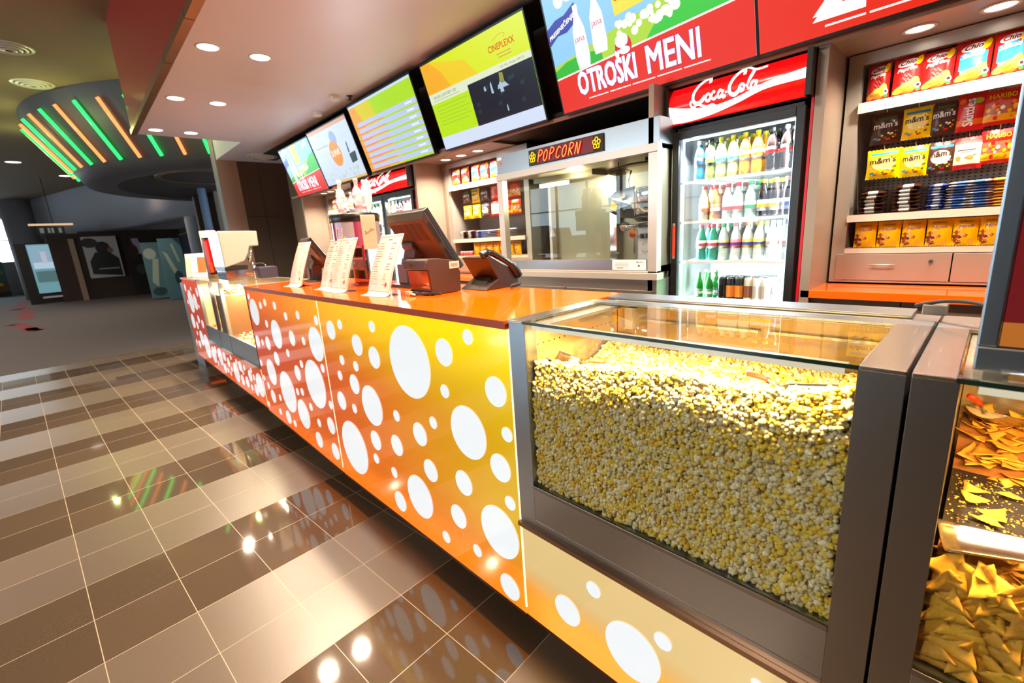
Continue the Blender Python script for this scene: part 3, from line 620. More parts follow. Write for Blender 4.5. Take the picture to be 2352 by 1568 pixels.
for x0, x1, kind_, lab in tvs:
    w_ = x1-x0; h_ = 0.688 if w_ > 1.2 else .665
    t = thing('menu_screen', lab, 'screen', (x0, YB, ZBt-(0.04 if x0 < -6.41 and x0 < -7 else (.015 if x0 < -6 else 0))), 'digital menu screens above the service area', (TILT, 0, 0))
    mb = MB(); mb.box(-.012, w_+.012, 0, .05, -.014, h_+.014, BLACK); mb.box(.15, w_-.15, .05, .10, .1, h_-.1, BLACKM); mb.build('housing', parent=t, local=True)
    mb = MB()
    if kind_ == 'kids': screen_kids(mb, 0, w_, h_, w_ > 1.2)
    elif kind_ == 'candy': screen_candy(mb, w_, h_)
    elif kind_ == 'list': screen_list(mb, w_, h_)
    elif kind_ == 'lobby': screen_lobby(mb, w_, h_)
    else: screen_red(mb, w_, h_)
    mb.build('display', parent=t, local=True)
    MB().box(w_*.3, w_*.7, .10, .16, h_*.35, h_*.6, BLACKM).build('wall_bracket', parent=t, local=True)

# ================================================================== SHELVING UNITS
PERF = mat('perforated_back', srgb(130, 118, 112), 0.5, 0.4)
def perf(m):
    nt = m.node_tree; b = nt.nodes['Principled BSDF']; N = nt.nodes.new; L = nt.links.new
    tc = N('ShaderNodeTexCoord'); sp = N('ShaderNodeSeparateXYZ'); L(tc.outputs['Object'], sp.inputs[0])
    def M(op, a, bb):
        n = N('ShaderNodeMath'); n.operation = op
        for i, q in enumerate((a, bb)):
            if isinstance(q, (int, float)): n.inputs[i].default_value = q
            else: L(q, n.inputs[i])
        return n.outputs[0]
    fx = M('FRACT', M('MULTIPLY', sp.outputs[0], 45), 0); fz = M('FRACT', M('MULTIPLY', sp.outputs[2], 60), 0)
    hole = M('MULTIPLY', M('LESS_THAN', fx, .42), M('LESS_THAN', fz, .35))
    mx = N('ShaderNodeMix'); mx.data_type = 'RGBA'; L(hole, mx.inputs['Factor']); mx.inputs[6].default_value = (*srgb(140, 126, 122), 1); mx.inputs[7].default_value = (.01, .01, .01, 1)
    L(mx.outputs[2], b.inputs['Base Color'])
perf(PERF)
SHELFM = mat('white_shelf', srgb(232, 214, 196), 0.35, 0.2)
CAB = mat('drawer_front', srgb(164, 146, 132), 0.35, 0.35, noise=0.02)
def shelving(x0, x1, lab, doors):
    t = thing('shelving_unit', lab, 'shelf', ((x0+x1)/2, 3.3, 1.06))
    mb = MB(); f = .062
    for a, b in ((x0, x0+f), (x1-f, x1)): mb.box(a, b, 3.15, 3.55, 1.07, 2.24, ALU)
    mb.box(x0+f, x1-f, 3.15, 3.55, 2.185, 2.24, ALU); mb.box(x0+f, x1-f, 3.15, 3.55, 1.228, 1.256, SHELFM); mb.box(x0+f, x1-f, 3.15, 3.18, 1.07, 1.08, ALU)
    mb.build('frame', parent=t)
    MB().box(x0+f, x1-f, 3.50, 3.53, 1.256, 2.185, PERF).build('back_panel', parent=t)
    for zt, th in ((2.0, .05), (1.436, .037)):
        MB().box(x0+f, x1-f, 3.13, 3.50, zt-.012, zt, SHELFM).box(x0+f, x1-f, 3.125, 3.14, zt-th, zt, SHELFM).build('shelf', parent=t)
    n = len(doors)
    for a, b in doors:
        d = MB().box(a, b, 3.144, 3.165, 1.083, 1.224, CAB).build('drawer', parent=t, bevel=.001)
        c = (a+b)/2-.03
        mb = MB(); mb.tube([(c-.055, 3.120, 1.168), (c+.055, 3.120, 1.168)], .004, ALU, 8); mb.tube([(c-.035, 3.12, 1.168), (c-.035, 3.145, 1.168)], .003, ALU, 6); mb.tube([(c+.035, 3.12, 1.168), (c+.035, 3.145, 1.168)], .003, ALU, 6); mb.build('handle', parent=d)
        mb = MB(); mb.cyl((b-.075, 3.134, 1.185), .009, .01, CHROME, 'y', 14); mb.box(b-.0765, b-.0735, 3.125, 3.134, 1.178, 1.19, CHROME); mb.build('lock', parent=d)
    return t
shelving(-0.648, 0.80, 'open snack shelving right of the drinks fridge with Coca-Cola sign', [(-.62, -.143), (-.138, .34), (.345, .78)]) ['label'] = 'open snack shelving at the right end, right of the large drinks fridge'
shelving(-4.27, -3.02, 'open snack shelving between the popcorn machine and the far double fridge', [(-4.24, -3.65), (-3.64, -3.05)])
shelving(-7.53, -5.86, 'far open snack shelving left of the double drinks fridge', [(-7.5, -6.7), (-6.69, -5.9)])
t = thing('back_counter', 'orange topped back counter under the right snack shelving', 'counter', (0, 3.0, 0))
MB().box(-.70, 5, 2.80, 3.14, 1.022, 1.062, ORANGE).build('countertop', parent=t, bevel=.002)
for a, b in ((-.68, -.285), (-.28, .12), (.125, .53), (.535, 1.0)): MB().box(a, b, 2.84, 2.86, .12, 1.015, mat('cabinet_door_grey', srgb(140, 118, 100), .4, .3)).build('cabinet_door', parent=t)
MB().box(-.69, 5, 2.86, 3.5, .0, 1.02, DKW).build('carcass', parent=t)
t = thing('back_counter', 'low back counter behind the payment terminal, left of the popcorn machine', 'counter', (-3.7, 3.0, 0))
MB().box(-4.33, -3.0, 2.84, 3.14, 1.022, 1.062, ORANGE).build('countertop', parent=t, bevel=.002); MB().box(-4.32, -3.0, 2.86, 3.5, 0, 1.02, DKW).build('carcass', parent=t)

# ------------------------------------------------------------------ snack bags
def fin(nm_, ct_, mb, m2):
    for k, f in enumerate(m2.f): mb.f.append(tuple(len(mb.v)+a for a in f)); mb.m.append(mb.mi(m2.mats[m2.m[k]])); mb.s.append(m2.s[k])
    mb.v += m2.v
    return mb.build(nm_, local=True, label='x', cat=ct_)
def bagmesh(w, h, d, colf, seed=0, nu=18, nv=26):
    r = random.Random(seed); ph = r.uniform(0, 6)
    def bulge(x, z):
        u = min(1, abs(x)/(w/2)); v = min(1, abs(2*z/h-1))
        t = d/2*(1-u**2.6)*max(0, 1-(v)**3.2)
        t *= 1+.10*math.sin(9*x/w+ph)*math.sin(7*z/h+ph)
        if v > .93: t = .0006
        return -(t+.0006)
    vs = []; fs = []; mi = []
    for sgn in (1, -1):
        for j in range(nv+1):
            z = h*j/nv; q = 1-.05*math.sin(math.pi*j/nv)
            for i in range(nu+1):
                x = w*(i/nu-.5)*q; zz = z
                if j in (0, nv): zz = z+(.0025 if i % 2 else -.0015)
                vs.append((x, sgn*bulge(x, z), zz))
    n = (nu+1)*(nv+1); mb = MB()
    mb.v = vs; cols = {}
    for sd in (0, 1):
        for j in range(nv):
            for i in range(nu):
                a = sd*n+j*(nu+1)+i; f = (a, a+1, a+nu+2, a+nu+1)
                mb.f.append(f if sd == 0 else f[::-1]); mb.m.append(mb.mi(colf((i+.5)/nu, (j+.5)/nv, sd))); mb.s.append(True)
    return mb, bulge
RED_ = pl(srgb(205, 22, 20), .28); DRED = pl(srgb(120, 16, 14), .3); YEL = pl(srgb(250, 205, 0), .25); GOLD = pl(srgb(246, 170, 10), .28); BRN_ = pl(srgb(70, 36, 22), .28)
CHIP = pl(srgb(246, 178, 60), .5); CHIP2 = pl(srgb(226, 140, 36), .5); BLU = pl(srgb(40, 150, 210), .28); LBLU = pl(srgb(170, 220, 240), .3); WHT = pl((.85, .84, .82), .3); GRN = pl(srgb(50, 110, 60), .35); PINK = pl(srgb(230, 90, 90), .35); ORG = pl(srgb(240, 110, 20), .3); MAR = pl(srgb(120, 10, 20), .3); DKT = pl(srgb(60, 40, 30), .4)
PROTO = {}
def chips_bag(kind_):
    w_, h_, d_ = .125, .185, .055
    def cf(u, v, s):
        if s: return RED_
        if kind_ == 'salted' and .12 < u < .88 and .30 < v < .74 - .12*abs(u-.5): return BLU
        if kind_ == 'salted' and .15 < u < .85 and .24 < v < .40: return LBLU
        if kind_ == 'paprika' and (u-.5)**2+(v-.42)**2 < .03: return PINK if int(u*20+v*26) % 3 == 0 else DRED
        return RED_
    mb, b = bagmesh(w_, h_, d_, cf, 3 if kind_ == 'paprika' else 5)
    nm_, ct_ = 'crisp_bag', 'bag of crisps'
    m2 = MB()
    for cx, cz, r, rz, a, mm in ((-.025, .030, .034, .016, .3, CHIP), (.012, .026, .032, .018, .5, CHIP2), (.03, .050, .020, .03, -.2, CHIP), (-.005, .046, .026, .012, .4, CHIP), (.042, .155, .012, .024, -.3, YEL)):
        m2.disc(cx, cz, r, -.0012-.0004*len(m2.v)/30, mm, 14, rz=rz, fn=b, rot=a)
    m2.disc(.045, .040, .0115, -.004, WHT, 14, rz=.014, fn=b); m2.disc(.045, .040, .007, -.0046, DKT, 12, fn=b); m2.disc(.046, .020, .009, -.004, GRN, 10, rz=.008, fn=b)
    m2.disc(-.002, .150, .043, -.0016, WHT, 26, rz=.017, fn=b, rot=.12); m2.text('Chio', MAR, -.032, .139, w=.06, h=.021, y=-.0034, bold=.024, shear=.25, fn=b, slope=.1)
    m2.text('Paprika' if kind_ == 'paprika' else 'Salted', WHT, -.042, .105, w=.078, h=.020, y=-.003, bold=.024, shear=.2, fn=b, slope=.1)
    return fin(nm_, ct_, mb, m2)
def mm_bag(kind_):
    w_, h_, d_ = .118, .135, .035
    base = {'brown': BRN_, 'yellow': YEL, 'crispy': BRN_}[kind_]
    def cf(u, v, s):
        if s: return base
        if kind_ != 'brown' and .80 < v < .88 and .1 < u < .9: return BLU
        if kind_ == 'brown' and .82 < v < .89 and .2 < u < .85: return GRN
        return base
    mb, b = bagmesh(w_, h_, d_, cf, 8)
    nm_, ct_ = 'sweets_bag', 'bag of sweets'; m2 = MB()
    if kind_ != 'brown': m2.disc(0, .07, .040, -.001, pl(srgb(250, 225, 130) if kind_ == 'yellow' else srgb(225, 205, 195), .3), 20, rz=.030, fn=b)
    m2.text("m&m's", DKT if kind_ != 'brown' else WHT, -.046, .070, w=.088, h=.026, y=-.0032, bold=.012, fn=b, slope=.05)
    r = random.Random(2)
    for k in range(16): m2.disc(r.uniform(-.042, .042), r.uniform(.014, .055), .0052, -.0015-k*2e-5, r.choice([ORG, BLU, YEL, RED_, GRN, CHIP, WHT]), 8, rz=.0042, fn=b)
    return fin(nm_, ct_, mb, m2)
def red_bag():
    def cf(u, v, s): return RED_ if v > .3 or s else (ORG if v > .16 else RED_)
    mb, b = bagmesh(.10, .16, .035, cf, 9); nm_, ct_ = 'sweets_bag', 'bag of sweets'; m2 = MB()
    m2.text('Skittles', WHT, .012, .022, w=.115, h=.034, y=-.002, bold=.013, fn=b, vert=True); m2.disc(.022, .125, .018, -.001, pl(srgb(180, 200, 60), .3), 12, fn=b, rz=.013); m2.disc(-.03, .13, .012, -.001, ORG, 10, fn=b)
    return fin(nm_, ct_, mb, m2)
def gummy_bag():
    def cf(u, v, s): return RED_ if v > .66 or v < .12 or s else (GOLD if .12 < v < .3 else pl(srgb(180, 90, 60), .3))
    mb, b = bagmesh(.13, .13, .035, cf, 10); nm_, ct_ = 'sweets_bag', 'bag of sweets'; m2 = MB()
    m2.text('HARIBO', YEL, -.045, .098, w=.088, h=.017, y=-.002, bold=.013, fn=b); r = random.Random(6)
    for k in range(22): m2.disc(r.uniform(-.055, .055), r.uniform(.022, .085), r.uniform(.005, .01), -.0015-k*2e-5, r.choice([YEL, ORG, RED_, CHIP, WHT, GOLD]), 7, fn=b)
    return fin(nm_, ct_, mb, m2)
def white_bag():
    def cf(u, v, s): return RED_ if v < .14 or v > .9 or s else (PINK if v > .8 else pl(srgb(238, 226, 196), .3))
    mb, b = bagmesh(.11, .14, .032, cf, 11); nm_, ct_ = 'sweets_bag', 'bag of sweets'; m2 = MB()
    m2.rect(-.035, .030, .082, .086, -.02, BRN_); m2.disc(-.03, .05, .010, -.001, CHIP2, 10, fn=b); m2.disc(.012, .052, .014, -.001, CHIP2, 10, fn=b, rz=.009); m2.ribbon([(-.01, .05), (.035, .062)], .003, -.003, BRN_, fn=b)
    return fin(nm_, ct_, mb, m2)
def biscuit_bag():
    def cf(u, v, s): return pl(srgb(252, 196, 0), .25) if v < .82 else GOLD
    mb, b = bagmesh(.088, .135, .045, cf, 12); nm_, ct_ = 'biscuit_bag', 'bag of biscuits'; m2 = MB()
    m2.text('LEIBNIZ', DKT, -.024, .113, w=.048, h=.008, y=-.0018, fn=b); m2.text('Minis', pl(srgb(120, 70, 140), .3), -.026, .082, w=.052, h=.016, y=-.002, bold=.01, shear=.3, fn=b, slope=.15); r = random.Random(4)
    for k in range(14):
        cx, cz, a = r.uniform(-.033, .033), r.uniform(.012, .07), r.uniform(0, 1.5); s_q = r.uniform(.006, .010); c, q = math.cos(a), math.sin(a)
        m2.add([(cx+dx*c-dz*q, -.0015-k*3e-5+b(cx+dx*c-dz*q, cz+dx*q+dz*c), cz+dx*q+dz*c) for dx, dz in ((-s_q, -s_q), (s_q, -s_q), (s_q, s_q), (-s_q, s_q))], [(0, 1, 2, 3)], r.choice([BRN_, pl(srgb(150, 60, 20), .35), CHIP, WHT]))
    return fin(nm_, ct_, mb, m2)
BAGS = {'paprika': chips_bag('paprika'), 'salted': chips_bag('salted'), 'mmb': mm_bag('brown'), 'mmy': mm_bag('yellow'), 'mmc': mm_bag('crispy'), 'red': red_bag(), 'gum': gummy_bag(), 'white': white_bag(), 'bis': biscuit_bag()}
used = set()
bpy.context.view_layer.update()
for q in BAGS.values(): kids(q)
NAMES = {'paprika': 'red bag of paprika crisps', 'salted': 'red and blue bag of salted crisps', 'mmb': 'dark brown chocolate lentil bag', 'mmy': 'yellow chocolate lentil bag', 'mmc': 'blue-banded brown chocolate lentil bag', 'red': 'red sweets bag with sideways lettering', 'gum': 'red and gold bag of fruit gums', 'white': 'white sweets bag with red ends', 'bis': 'yellow bag of mini biscuits'}
def put(kind_, loc, label, rot=(0, 0, 0), sc=(1, 1, 1), group=None):
    src = BAGS[kind_]
    if kind_ not in used:
        used.add(kind_); o = src; o.location = loc; o.rotation_euler = rot; o.scale = sc; o['label'] = label
    else: o = dup(src, loc, label, rot=rot, scale=sc)
    if group: o['group'] = group
    elif 'group' in o: del o['group']
    return o
def span(u0, u1, v, y): a, b = at(u0, v, y=y), at(u1, v, y=y); return (a.x+b.x)/2, b.x-a.x
# right unit, top shelf
for i, (k, u0, u1, v, hh, rz) in enumerate((('paprika', 1984, 2036, 235, .178, .0), ('paprika', 2042, 2112, 222, .180, .02), ('paprika', 2108, 2184, 208, .172, -.05), ('salted', 2184, 2268, 196, .180, .0), ('salted', 2272, 2352, 175, .182, .03))):
    cx, ww = span(u0, u1, v, 3.14); s = max(ww, .085)/.125
    put(k, (cx, 3.185, 2.003), '%s on the right top shelf, %s from left' % (NAMES[k], ORD[i]), (-.03, 0, rz), (s, 1, hh/.185), 'crisp bags on the top shelf of the right shelving')
for i, x in enumerate((.10, .20, .31, .42, .53)): put('salted' if i < 3 else 'paprika', (x, 3.185, 2.003), '%s behind the kiosk on the right top shelf, %s' % (NAMES['salted' if i < 3 else 'paprika'], ORD[i]), (-.03, 0, 0), (.8, 1, 1), 'crisp bags on the top shelf of the right shelving')
for row, (items, zz) in enumerate(((((('mmb', 1996, 2065, 330)), ('mmy', 2068, 2136, 318), ('mmb', 2132, 2195, 308), ('red', 2190, 2256, 300), ('gum', 2252, 2340, 285)), 1.80), ((('mmy', 1986, 2062, 410), ('mmy', 2062, 2128, 405), ('mmc', 2122, 2188, 398), ('white', 2182, 2250, 388), ('gum', 2245, 2325, 375)), 1.62))):
    for i, (k, u0, u1, v) in enumerate(items):
        cx, ww = span(u0, u1, v, 3.19); z0 = at((u0+u1)/2, v, y=3.19).z; bw = {'red': .10, 'gum': .13, 'white': .11}.get(k, .118)
        hh = {'red': .165, 'gum': .15, 'white': .145}.get(k, .148)
        put(k, (cx, 3.215+.0*i, z0), '%s, %s hanging row of right shelving, %s from left' % (NAMES[k], 'upper' if row == 0 else 'lower', ORD[i]), (0, 0, .03*(-1)**i), (ww*1.03/bw, 1, hh/{'red': .16, 'gum': .13, 'white': .14}.get(k, .135)), 'sweets bags hanging in the right shelving')
        t = thing('display_hook', 'wire hook above the %s bag of the %s hanging row, right shelving' % (ORD[i], 'upper' if row == 0 else 'lower'), 'hook', (cx, 3.49, z0+hh), 'display hooks in the right shelving')
        MB().tube([(cx, 3.495, z0+hh+.004), (cx, 3.19, z0+hh+.004), (cx, 3.175, z0+hh+.016)], .002, CHROME, 6).build('rod', parent=t)
for i, (u0, u1) in enumerate(((1956, 2008), (2008, 2064), (2064, 2120), (2120, 2182), (2180, 2242), (2240, 2304))):
    cx, ww = span(u0, u1, 570, 3.16); put('bis', (cx, 3.19, 1.258), 'yellow mini biscuit bag, bottom of the right shelving, %s from left' % ORD[i], (-.04, 0, .04*(-1)**i), (ww*.98/.088, 1, 1.0), 'biscuit bags in the right shelving')
# flat packs stacked on the lower shelf
def flatpack(name_, c1, c2, w_, d_, h_):
    t = thing(name_, 'x', 'sweets pack'); mb = MB(); n = 10
    for sgn in (0, 1):
        pass
    vs, fs = [], []
    for j in range(7):
        for i in range(n+1):
            u = i/n*2-1; v = j/6*2-1; hh = h_*(1-abs(u)**4)*(1-abs(v)**4)*.5+.0006; vs.append((u*w_/2, v*d_/2, h_/2+hh))
    for j in range(7):
        for i in range(n+1):
            u = i/n*2-1; v = j/6*2-1; hh = h_*(1-abs(u)**4)*(1-abs(v)**4)*.5+.0006; vs.append((u*w_/2, v*d_/2, h_/2-hh))
    for s in (0, 1):
        for j in range(6):
            for i in range(n):
                a = s*77+j*11+i; f = (a, a+1, a+12, a+11); fs.append(f if s == 0 else f[::-1])
    o = len(mb.v); mb.v = vs
    for k, f in enumerate(fs): mb.f.append(f); mb.m.append(mb.mi(c2 if (k % 10) in (3, 4, 5, 6) and (k//10) % 6 < 3 else c1)); mb.s.append(True)
    mb.build('wrapper', parent=t, local=True); return t
PK = {'b': flatpack('sweets_pack', BRN_, WHT, .105, .15, .022), 's': flatpack('sweets_pack', pl(srgb(60, 80, 170), .3), pl(srgb(214, 218, 232), .25), .07, .15, .016), 'w': flatpack('sweets_pack', pl(srgb(214, 208, 214), .25), pl(srgb(90, 130, 200), .3), .10, .15, .014), 'r': flatpack('sweets_pack', pl(srgb(200, 90, 60), .3), CHIP, .09, .15, .015)}
bpy.context.view_layer.update()
for q in PK.values(): kids(q)
used2 = set()
def putp(k, loc, label, rz, group):
    if k not in used2: used2.add(k); o = PK[k]; o.location = loc; o.rotation_euler = (0.05, 0, rz); o['label'] = label
    else: o = dup(PK[k], loc, label, rot=(.05, 0, rz))
    o['group'] = group
PN = {'b': 'brown flat sweets pack', 's': 'blue and silver flat sweets pack', 'w': 'silver flat sweets pack', 'r': 'reddish flat sweets pack'}
rr = random.Random(1)
cols_ = [('b', 1962, 2030, 6, .019), ('b', 2034, 2116, 7, .019), ('s', 2120, 2170, 9, .0135), ('w', 2172, 2218, 10, .0125), ('w', 2222, 2266, 10, .0125), ('r', 2268, 2312, 9, .014)]
for ci, (k, u0, u1, n, dz) in enumerate(cols_):
    cx, ww = span(u0, u1, 490, 3.16)
    for j in range(n): putp(k, (cx+rr.uniform(-.006, .006), 3.235+rr.uniform(-.006, .006), 1.440+j*dz), '%s, right shelving, %s stack from left, %s from bottom' % (PN[k], ORD[ci], ORD[j]), rr.uniform(-.08, .08), 'flat packs stacked on the right lower shelf')
# left unit
X = -4.17
for i, (k, x) in enumerate((('paprika', -4.13), ('paprika', -3.97), ('salted', -3.80), ('salted', -3.66), ('salted', -3.51), ('paprika', -3.37), ('salted', -3.22))):
    put(k, (x, 3.185, 2.003), '%s, middle shelving top, %s from left' % (NAMES[k], ORD[i]), (-.03, 0, .03*(-1)**i), (1.1, 1, .93), 'crisp bags on the top shelf of the middle shelving')
for row, (zz, its) in enumerate(((1.80, 'mmb mmy mmb red gum gum'), (1.645, 'mmy mmy mmc white gum gum'))):
    for i, k in enumerate(its.split()):
        put(k, (-4.02+.150*i, 3.22, zz), '%s, %s hanging row of middle shelving, %s from left' % (NAMES[k], 'upper' if row == 0 else 'lower', ORD[i]), (0, 0, .03*(-1)**i), (1.18, 1, 1.05 if k != 'red' else .95), 'sweets bags hanging in the middle shelving')
for ci, (k, x) in enumerate((('b', -4.09), ('b', -3.96), ('s', -3.83), ('w', -3.72), ('w', -3.60), ('r', -3.49), ('w', -3.38))):
    for j in range(5): putp(k, (x, 3.235, 1.440+j*.015), '%s, middle shelving, %s stack from left, %s from bottom' % (PN[k], ORD[ci], ORD[j]), rr.uniform(-.08, .08), 'flat packs stacked on the middle unit')
for i in range(7): put('bis', (-3.88+.105*i, 3.19, 1.258), 'yellow mini biscuit bag, bottom of the middle shelving, %s from left' % ORD[i], (-.04, 0, .05*(-1)**i), (1.15, 1, .95), 'biscuit bags in the middle shelving')
mb = MB(); t0 = thing('sweets_tub', 'small pink and white sweets tub, left of the biscuit bags in the middle shelving', 'tub', (-4.15, 3.2, 1.258), 'pink and white tubs in the middle shelving')
mb.lathe([(.024, 0), (.026, .01), (.026, .028)], seg=14, m=PINK); mb.lathe([(.026, .028), (.027, .04), (.02, .046)], seg=14, m=WHT); mb.build('tub', parent=t0, local=True); bpy.context.view_layer.update()
for i in range(1, 4): dup(t0, (-4.15+.055*i, 3.2, 1.258), 'small pink and white tub in the middle shelving, %s from left' % ORD[i])
# third unit
for i, (k, x) in enumerate((('paprika', -7.32), ('paprika', -7.17), ('paprika', -7.02), ('salted', -6.87), ('salted', -6.72), ('salted', -6.57))):
    put(k, (x, 3.185, 2.003), '%s, farthest shelving top, %s from left' % (NAMES[k], ORD[i]), (-.03, 0, .03*(-1)**i), (1.15, 1, .95), 'crisp bags on the top shelf of the farthest shelving')
# ================================================================== DRINKS FRIDGES
WIN = mat('fridge_white_liner', (.86, .9, .92), 0.3); LED = em((.80, .93, 1.0), 3.2)
def script_cola(mb, x, z, s, y, m):   # flowing two word script
    def st(P, wd, n=7): mb.ribbon([(x+a*s, z+b*s) for a, b in crm(P, n)], wd*s*1.45, y, m)
    T, t = .17, .10
    st([(2.15, 2.25), (2.0, 2.62), (1.45, 2.6), (.8, 2.0), (.42, 1.2), (.5, .55), (.95, .35), (1.5, .62), (1.9, 1.05)], .24)
    st([(.9, .36), (.55, .05), (.2, .08), (.12, .42), (.5, .55), (1.2, .28), (2.1, .16), (2.8, .34), (3.25, .12)], .15)
    st([(2.35, 1.25), (2.1, 1.15), (1.98, .85), (2.12, .62), (2.42, .72), (2.55, 1.05), (2.35, 1.25)], T)
    st([(3.05, 1.35), (2.85, 1.42), (2.66, 1.12), (2.72, .86), (3.0, .82), (3.3, 1.05)], T)
    st([(3.95, 1.6), (3.72, 1.62), (3.55, 1.3), (3.62, 1.02), (3.95, 1.1), (4.12, 1.25)], T) if 0 else None
    st([(3.85, 1.5), (3.6, 1.55), (3.42, 1.22), (3.5, .95), (3.82, 1.1), (3.98, 1.45)], T); st([(4.02, 1.62), (3.92, 1.2), (4.02, .98), (4.3, 1.15)], T)
    st([(4.22, 1.38), (4.5, 1.44)], .12)
    st([(6.1, 2.9), (5.95, 3.3), (5.5, 3.25), (4.95, 2.6), (4.68, 1.85), (4.85, 1.3), (5.3, 1.22), (5.75, 1.55), (5.95, 1.85)], .24)
    st([(5.5, 3.2), (6.2, 3.55), (7.3, 3.35), (8.4, 3.6)], .14)
    st([(6.1, 2.1), (5.88, 1.98), (5.8, 1.7), (5.95, 1.5), (6.22, 1.62), (6.32, 1.95), (6.1, 2.1)], T)
    st([(6.55, 1.85), (6.95, 2.6), (7.15, 3.2), (7.0, 3.3), (6.78, 2.6), (6.68, 1.95), (6.8, 1.68), (7.05, 1.85)], .13)
    st([(7.5, 2.3), (7.22, 2.3), (7.05, 1.98), (7.15, 1.7), (7.45, 1.85), (7.62, 2.2)], T); st([(7.68, 2.42), (7.58, 1.98), (7.7, 1.75), (7.95, 1.95)], T)
def fridge(name, lab, x0, x1, doors, ztop):
    t = thing(name, lab, 'fridge', ((x0+x1)/2, 3.1, 0)); Y = 2.78
    mb = MB()
    mb.box(x0, x0+.03, Y+.04, 3.42, .1, 2.01, BLACK); mb.box(x1-.03, x1, Y+.04, 3.42, .1, 2.01, BLACK); mb.box(x0, x1, 3.36, 3.42, .1, 2.01, BLACK); mb.box(x0, x1, Y+.04, 3.42, 0, .25, BLACK); mb.box(x0, x1, Y+.04, 3.42, 1.97, 2.01, BLACK)
    mb.box(x1, x1+.012, Y+.03, 3.3, .1, 2.2, mat('red_side_panel', srgb(190, 10, 30), .35, emit=srgb(200, 0, 20), es=.18))  # faint red glow put into the fridge side as emission
    mb.build('cabinet', parent=t)
    mb = MB(); mb.box(x0+.03, x0+.04, Y+.05, 3.34, .25, 1.97, WIN); mb.box(x1-.04, x1-.03, Y+.05, 3.34, .25, 1.97, WIN); mb.box(x0+.03, x1-.03, 3.33, 3.35, .25, 1.97, WIN); mb.box(x0+.03, x1-.03, Y+.05, 3.34, .25, .27, WIN)
    mb.build('liner', parent=t)
    # bowed lit sign
    mb = MB(); n = 14; zs0, zs1 = 2.025, ztop; vs = []; wx = x1-x0
    for i in range(n+1):
        zz = zs0+(zs1-zs0)*i/n; q = (i/n-.5)*2; yy = Y-.055*(1-q*q)+.015; vs += [(x0+.012, yy, zz), (x1-.012, yy, zz)]
    SR = mat('lit_red_sign', srgb(200, 0, 10), .25, emit=srgb(225, 12, 14), es=.95, coat=.4); SW = mat('lit_white_sign', (.8, .8, .8), .25, emit=(1, .95, .92), es=1.0)
    mb.add(vs, [(2*i, 2*i+1, 2*i+3, 2*i+2) for i in range(n)], SR, True); mb.box(x0+.012, x1-.012, Y+.015, Y+.2, zs0, zs1, BLACK)
    mb.box(x0-.004, x0+.012, Y-.05, Y+.2, zs0-.005, zs1+.006, BLACK); mb.box(x1-.012, x1+.012, Y-.05, Y+.2, zs0-.005, zs1+.006, BLACK)
    sy = lambda a, b: -(.055*(1-((b-zs0)/(zs1-zs0)*2-1)**2)-.015)
    H = zs1-zs0
    P = crm([(0, .50), (.12, .36), (.3, .27), (.5, .34), (.72, .52), (1, .62)], 6); Q = crm([(0, .05), (.15, .03), (.35, .08), (.55, .20), (.75, .36), (1, .38)], 6)
    A = [(x0+.012+(wx-.024)*a, zs0+H*b) for a, b in P]; B = [(x0+.012+(wx-.024)*a, zs0+H*b) for a, b in Q]; m_ = len(A)
    K_ = 10; band = []
    for k in range(K_+1): band += [(p[0], p[1]+(q[1]-p[1])*k/K_) for p, q in zip(B, A)]
    mb.add([(a, Y+sy(a, b)-.0012, b) for a, b in band], [(k*m_+i, k*m_+i+1, (k+1)*m_+i+1, (k+1)*m_+i) for k in range(K_) for i in range(m_-1)], SW)
    tmp = MB(); script_cola(tmp, 0, 0, 1, 0, SW); k = wx*.53/8.3; ox = x0+wx*.19; oz = zs0+H*.36
    mb.add([(ox+a*k, Y+sy(0, oz+(b-.20*a)*k*1.28)-.0026, oz+(b-.20*a)*k*1.28) for a, _, b in tmp.v], tmp.f, SW)
    mb.build('sign', parent=t)
    dl = []
    for di, (a, b) in enumerate(doors):
        d = MB(); f = .042
        for q in ((a, a+f, .27, 1.985), (b-f, b, .27, 1.985), (a+f, b-f, .27, .33), (a+f, b-f, 1.94, 1.985)): d.box(q[0], q[1], Y, Y+.035, q[2], q[3], BLACK)
        d = d.build('door', parent=t, bevel=.003)
        MB().box(a+f, b-f, Y+.012, Y+.018, .33, 1.94, glass('fridge_glass', (.93, .97, .97), .8)).build('pane', parent=d)
        mb = MB(); hx = a+.022
        mb.box(hx-.009, hx+.009, Y-.006, Y, 1.235, 1.455, CHROME); mb.box(hx-.005, hx+.005, Y-.013, Y-.006, 1.25, 1.44, mat('red_handle', srgb(235, 50, 20), .3)); mb.build('handle', parent=d)
        mb = MB()
        for q in (a+f+.004, b-f-.014): mb.box(q, q+.010, Y+.045, Y+.052, .30, 1.95, LED)
        mb.box(a+f+.014, b-f-.014, Y+.045, Y+.052, 1.93, 1.942, LED)
        mb.build('light_strip', parent=d)
    for z in (1.70, 1.462, 1.216, .965, .70):
        mb = MB(); mb.box(x0+.042, x1-.042, Y+.055, Y+.062, z-.016, z, WHT)
        for i in range(24): mb.box(x0+.042, x1-.042, Y+.075+i*.0205, Y+.079+i*.0205, z-.004, z, WHT)
        for i in range(5):
            xx = x0+.05+(x1-x0-.1)*i/4; mb.box(xx-.002, xx+.002, Y+.06, 3.33, z-.008, z-.004, WHT)
        mb.build('shelf', parent=t)
    return t
fridge('drinks_fridge', 'black glass door drinks fridge with red lit sign, right of the popcorn machine', -1.455, -.722, [(-1.437, -.735)], 2.222)
fridge('drinks_fridge', 'double glass door drinks fridge with red lit sign behind the drink dispenser', -5.72, -4.385, [(-5.70, -5.06), (-5.045, -4.40)], 2.215)
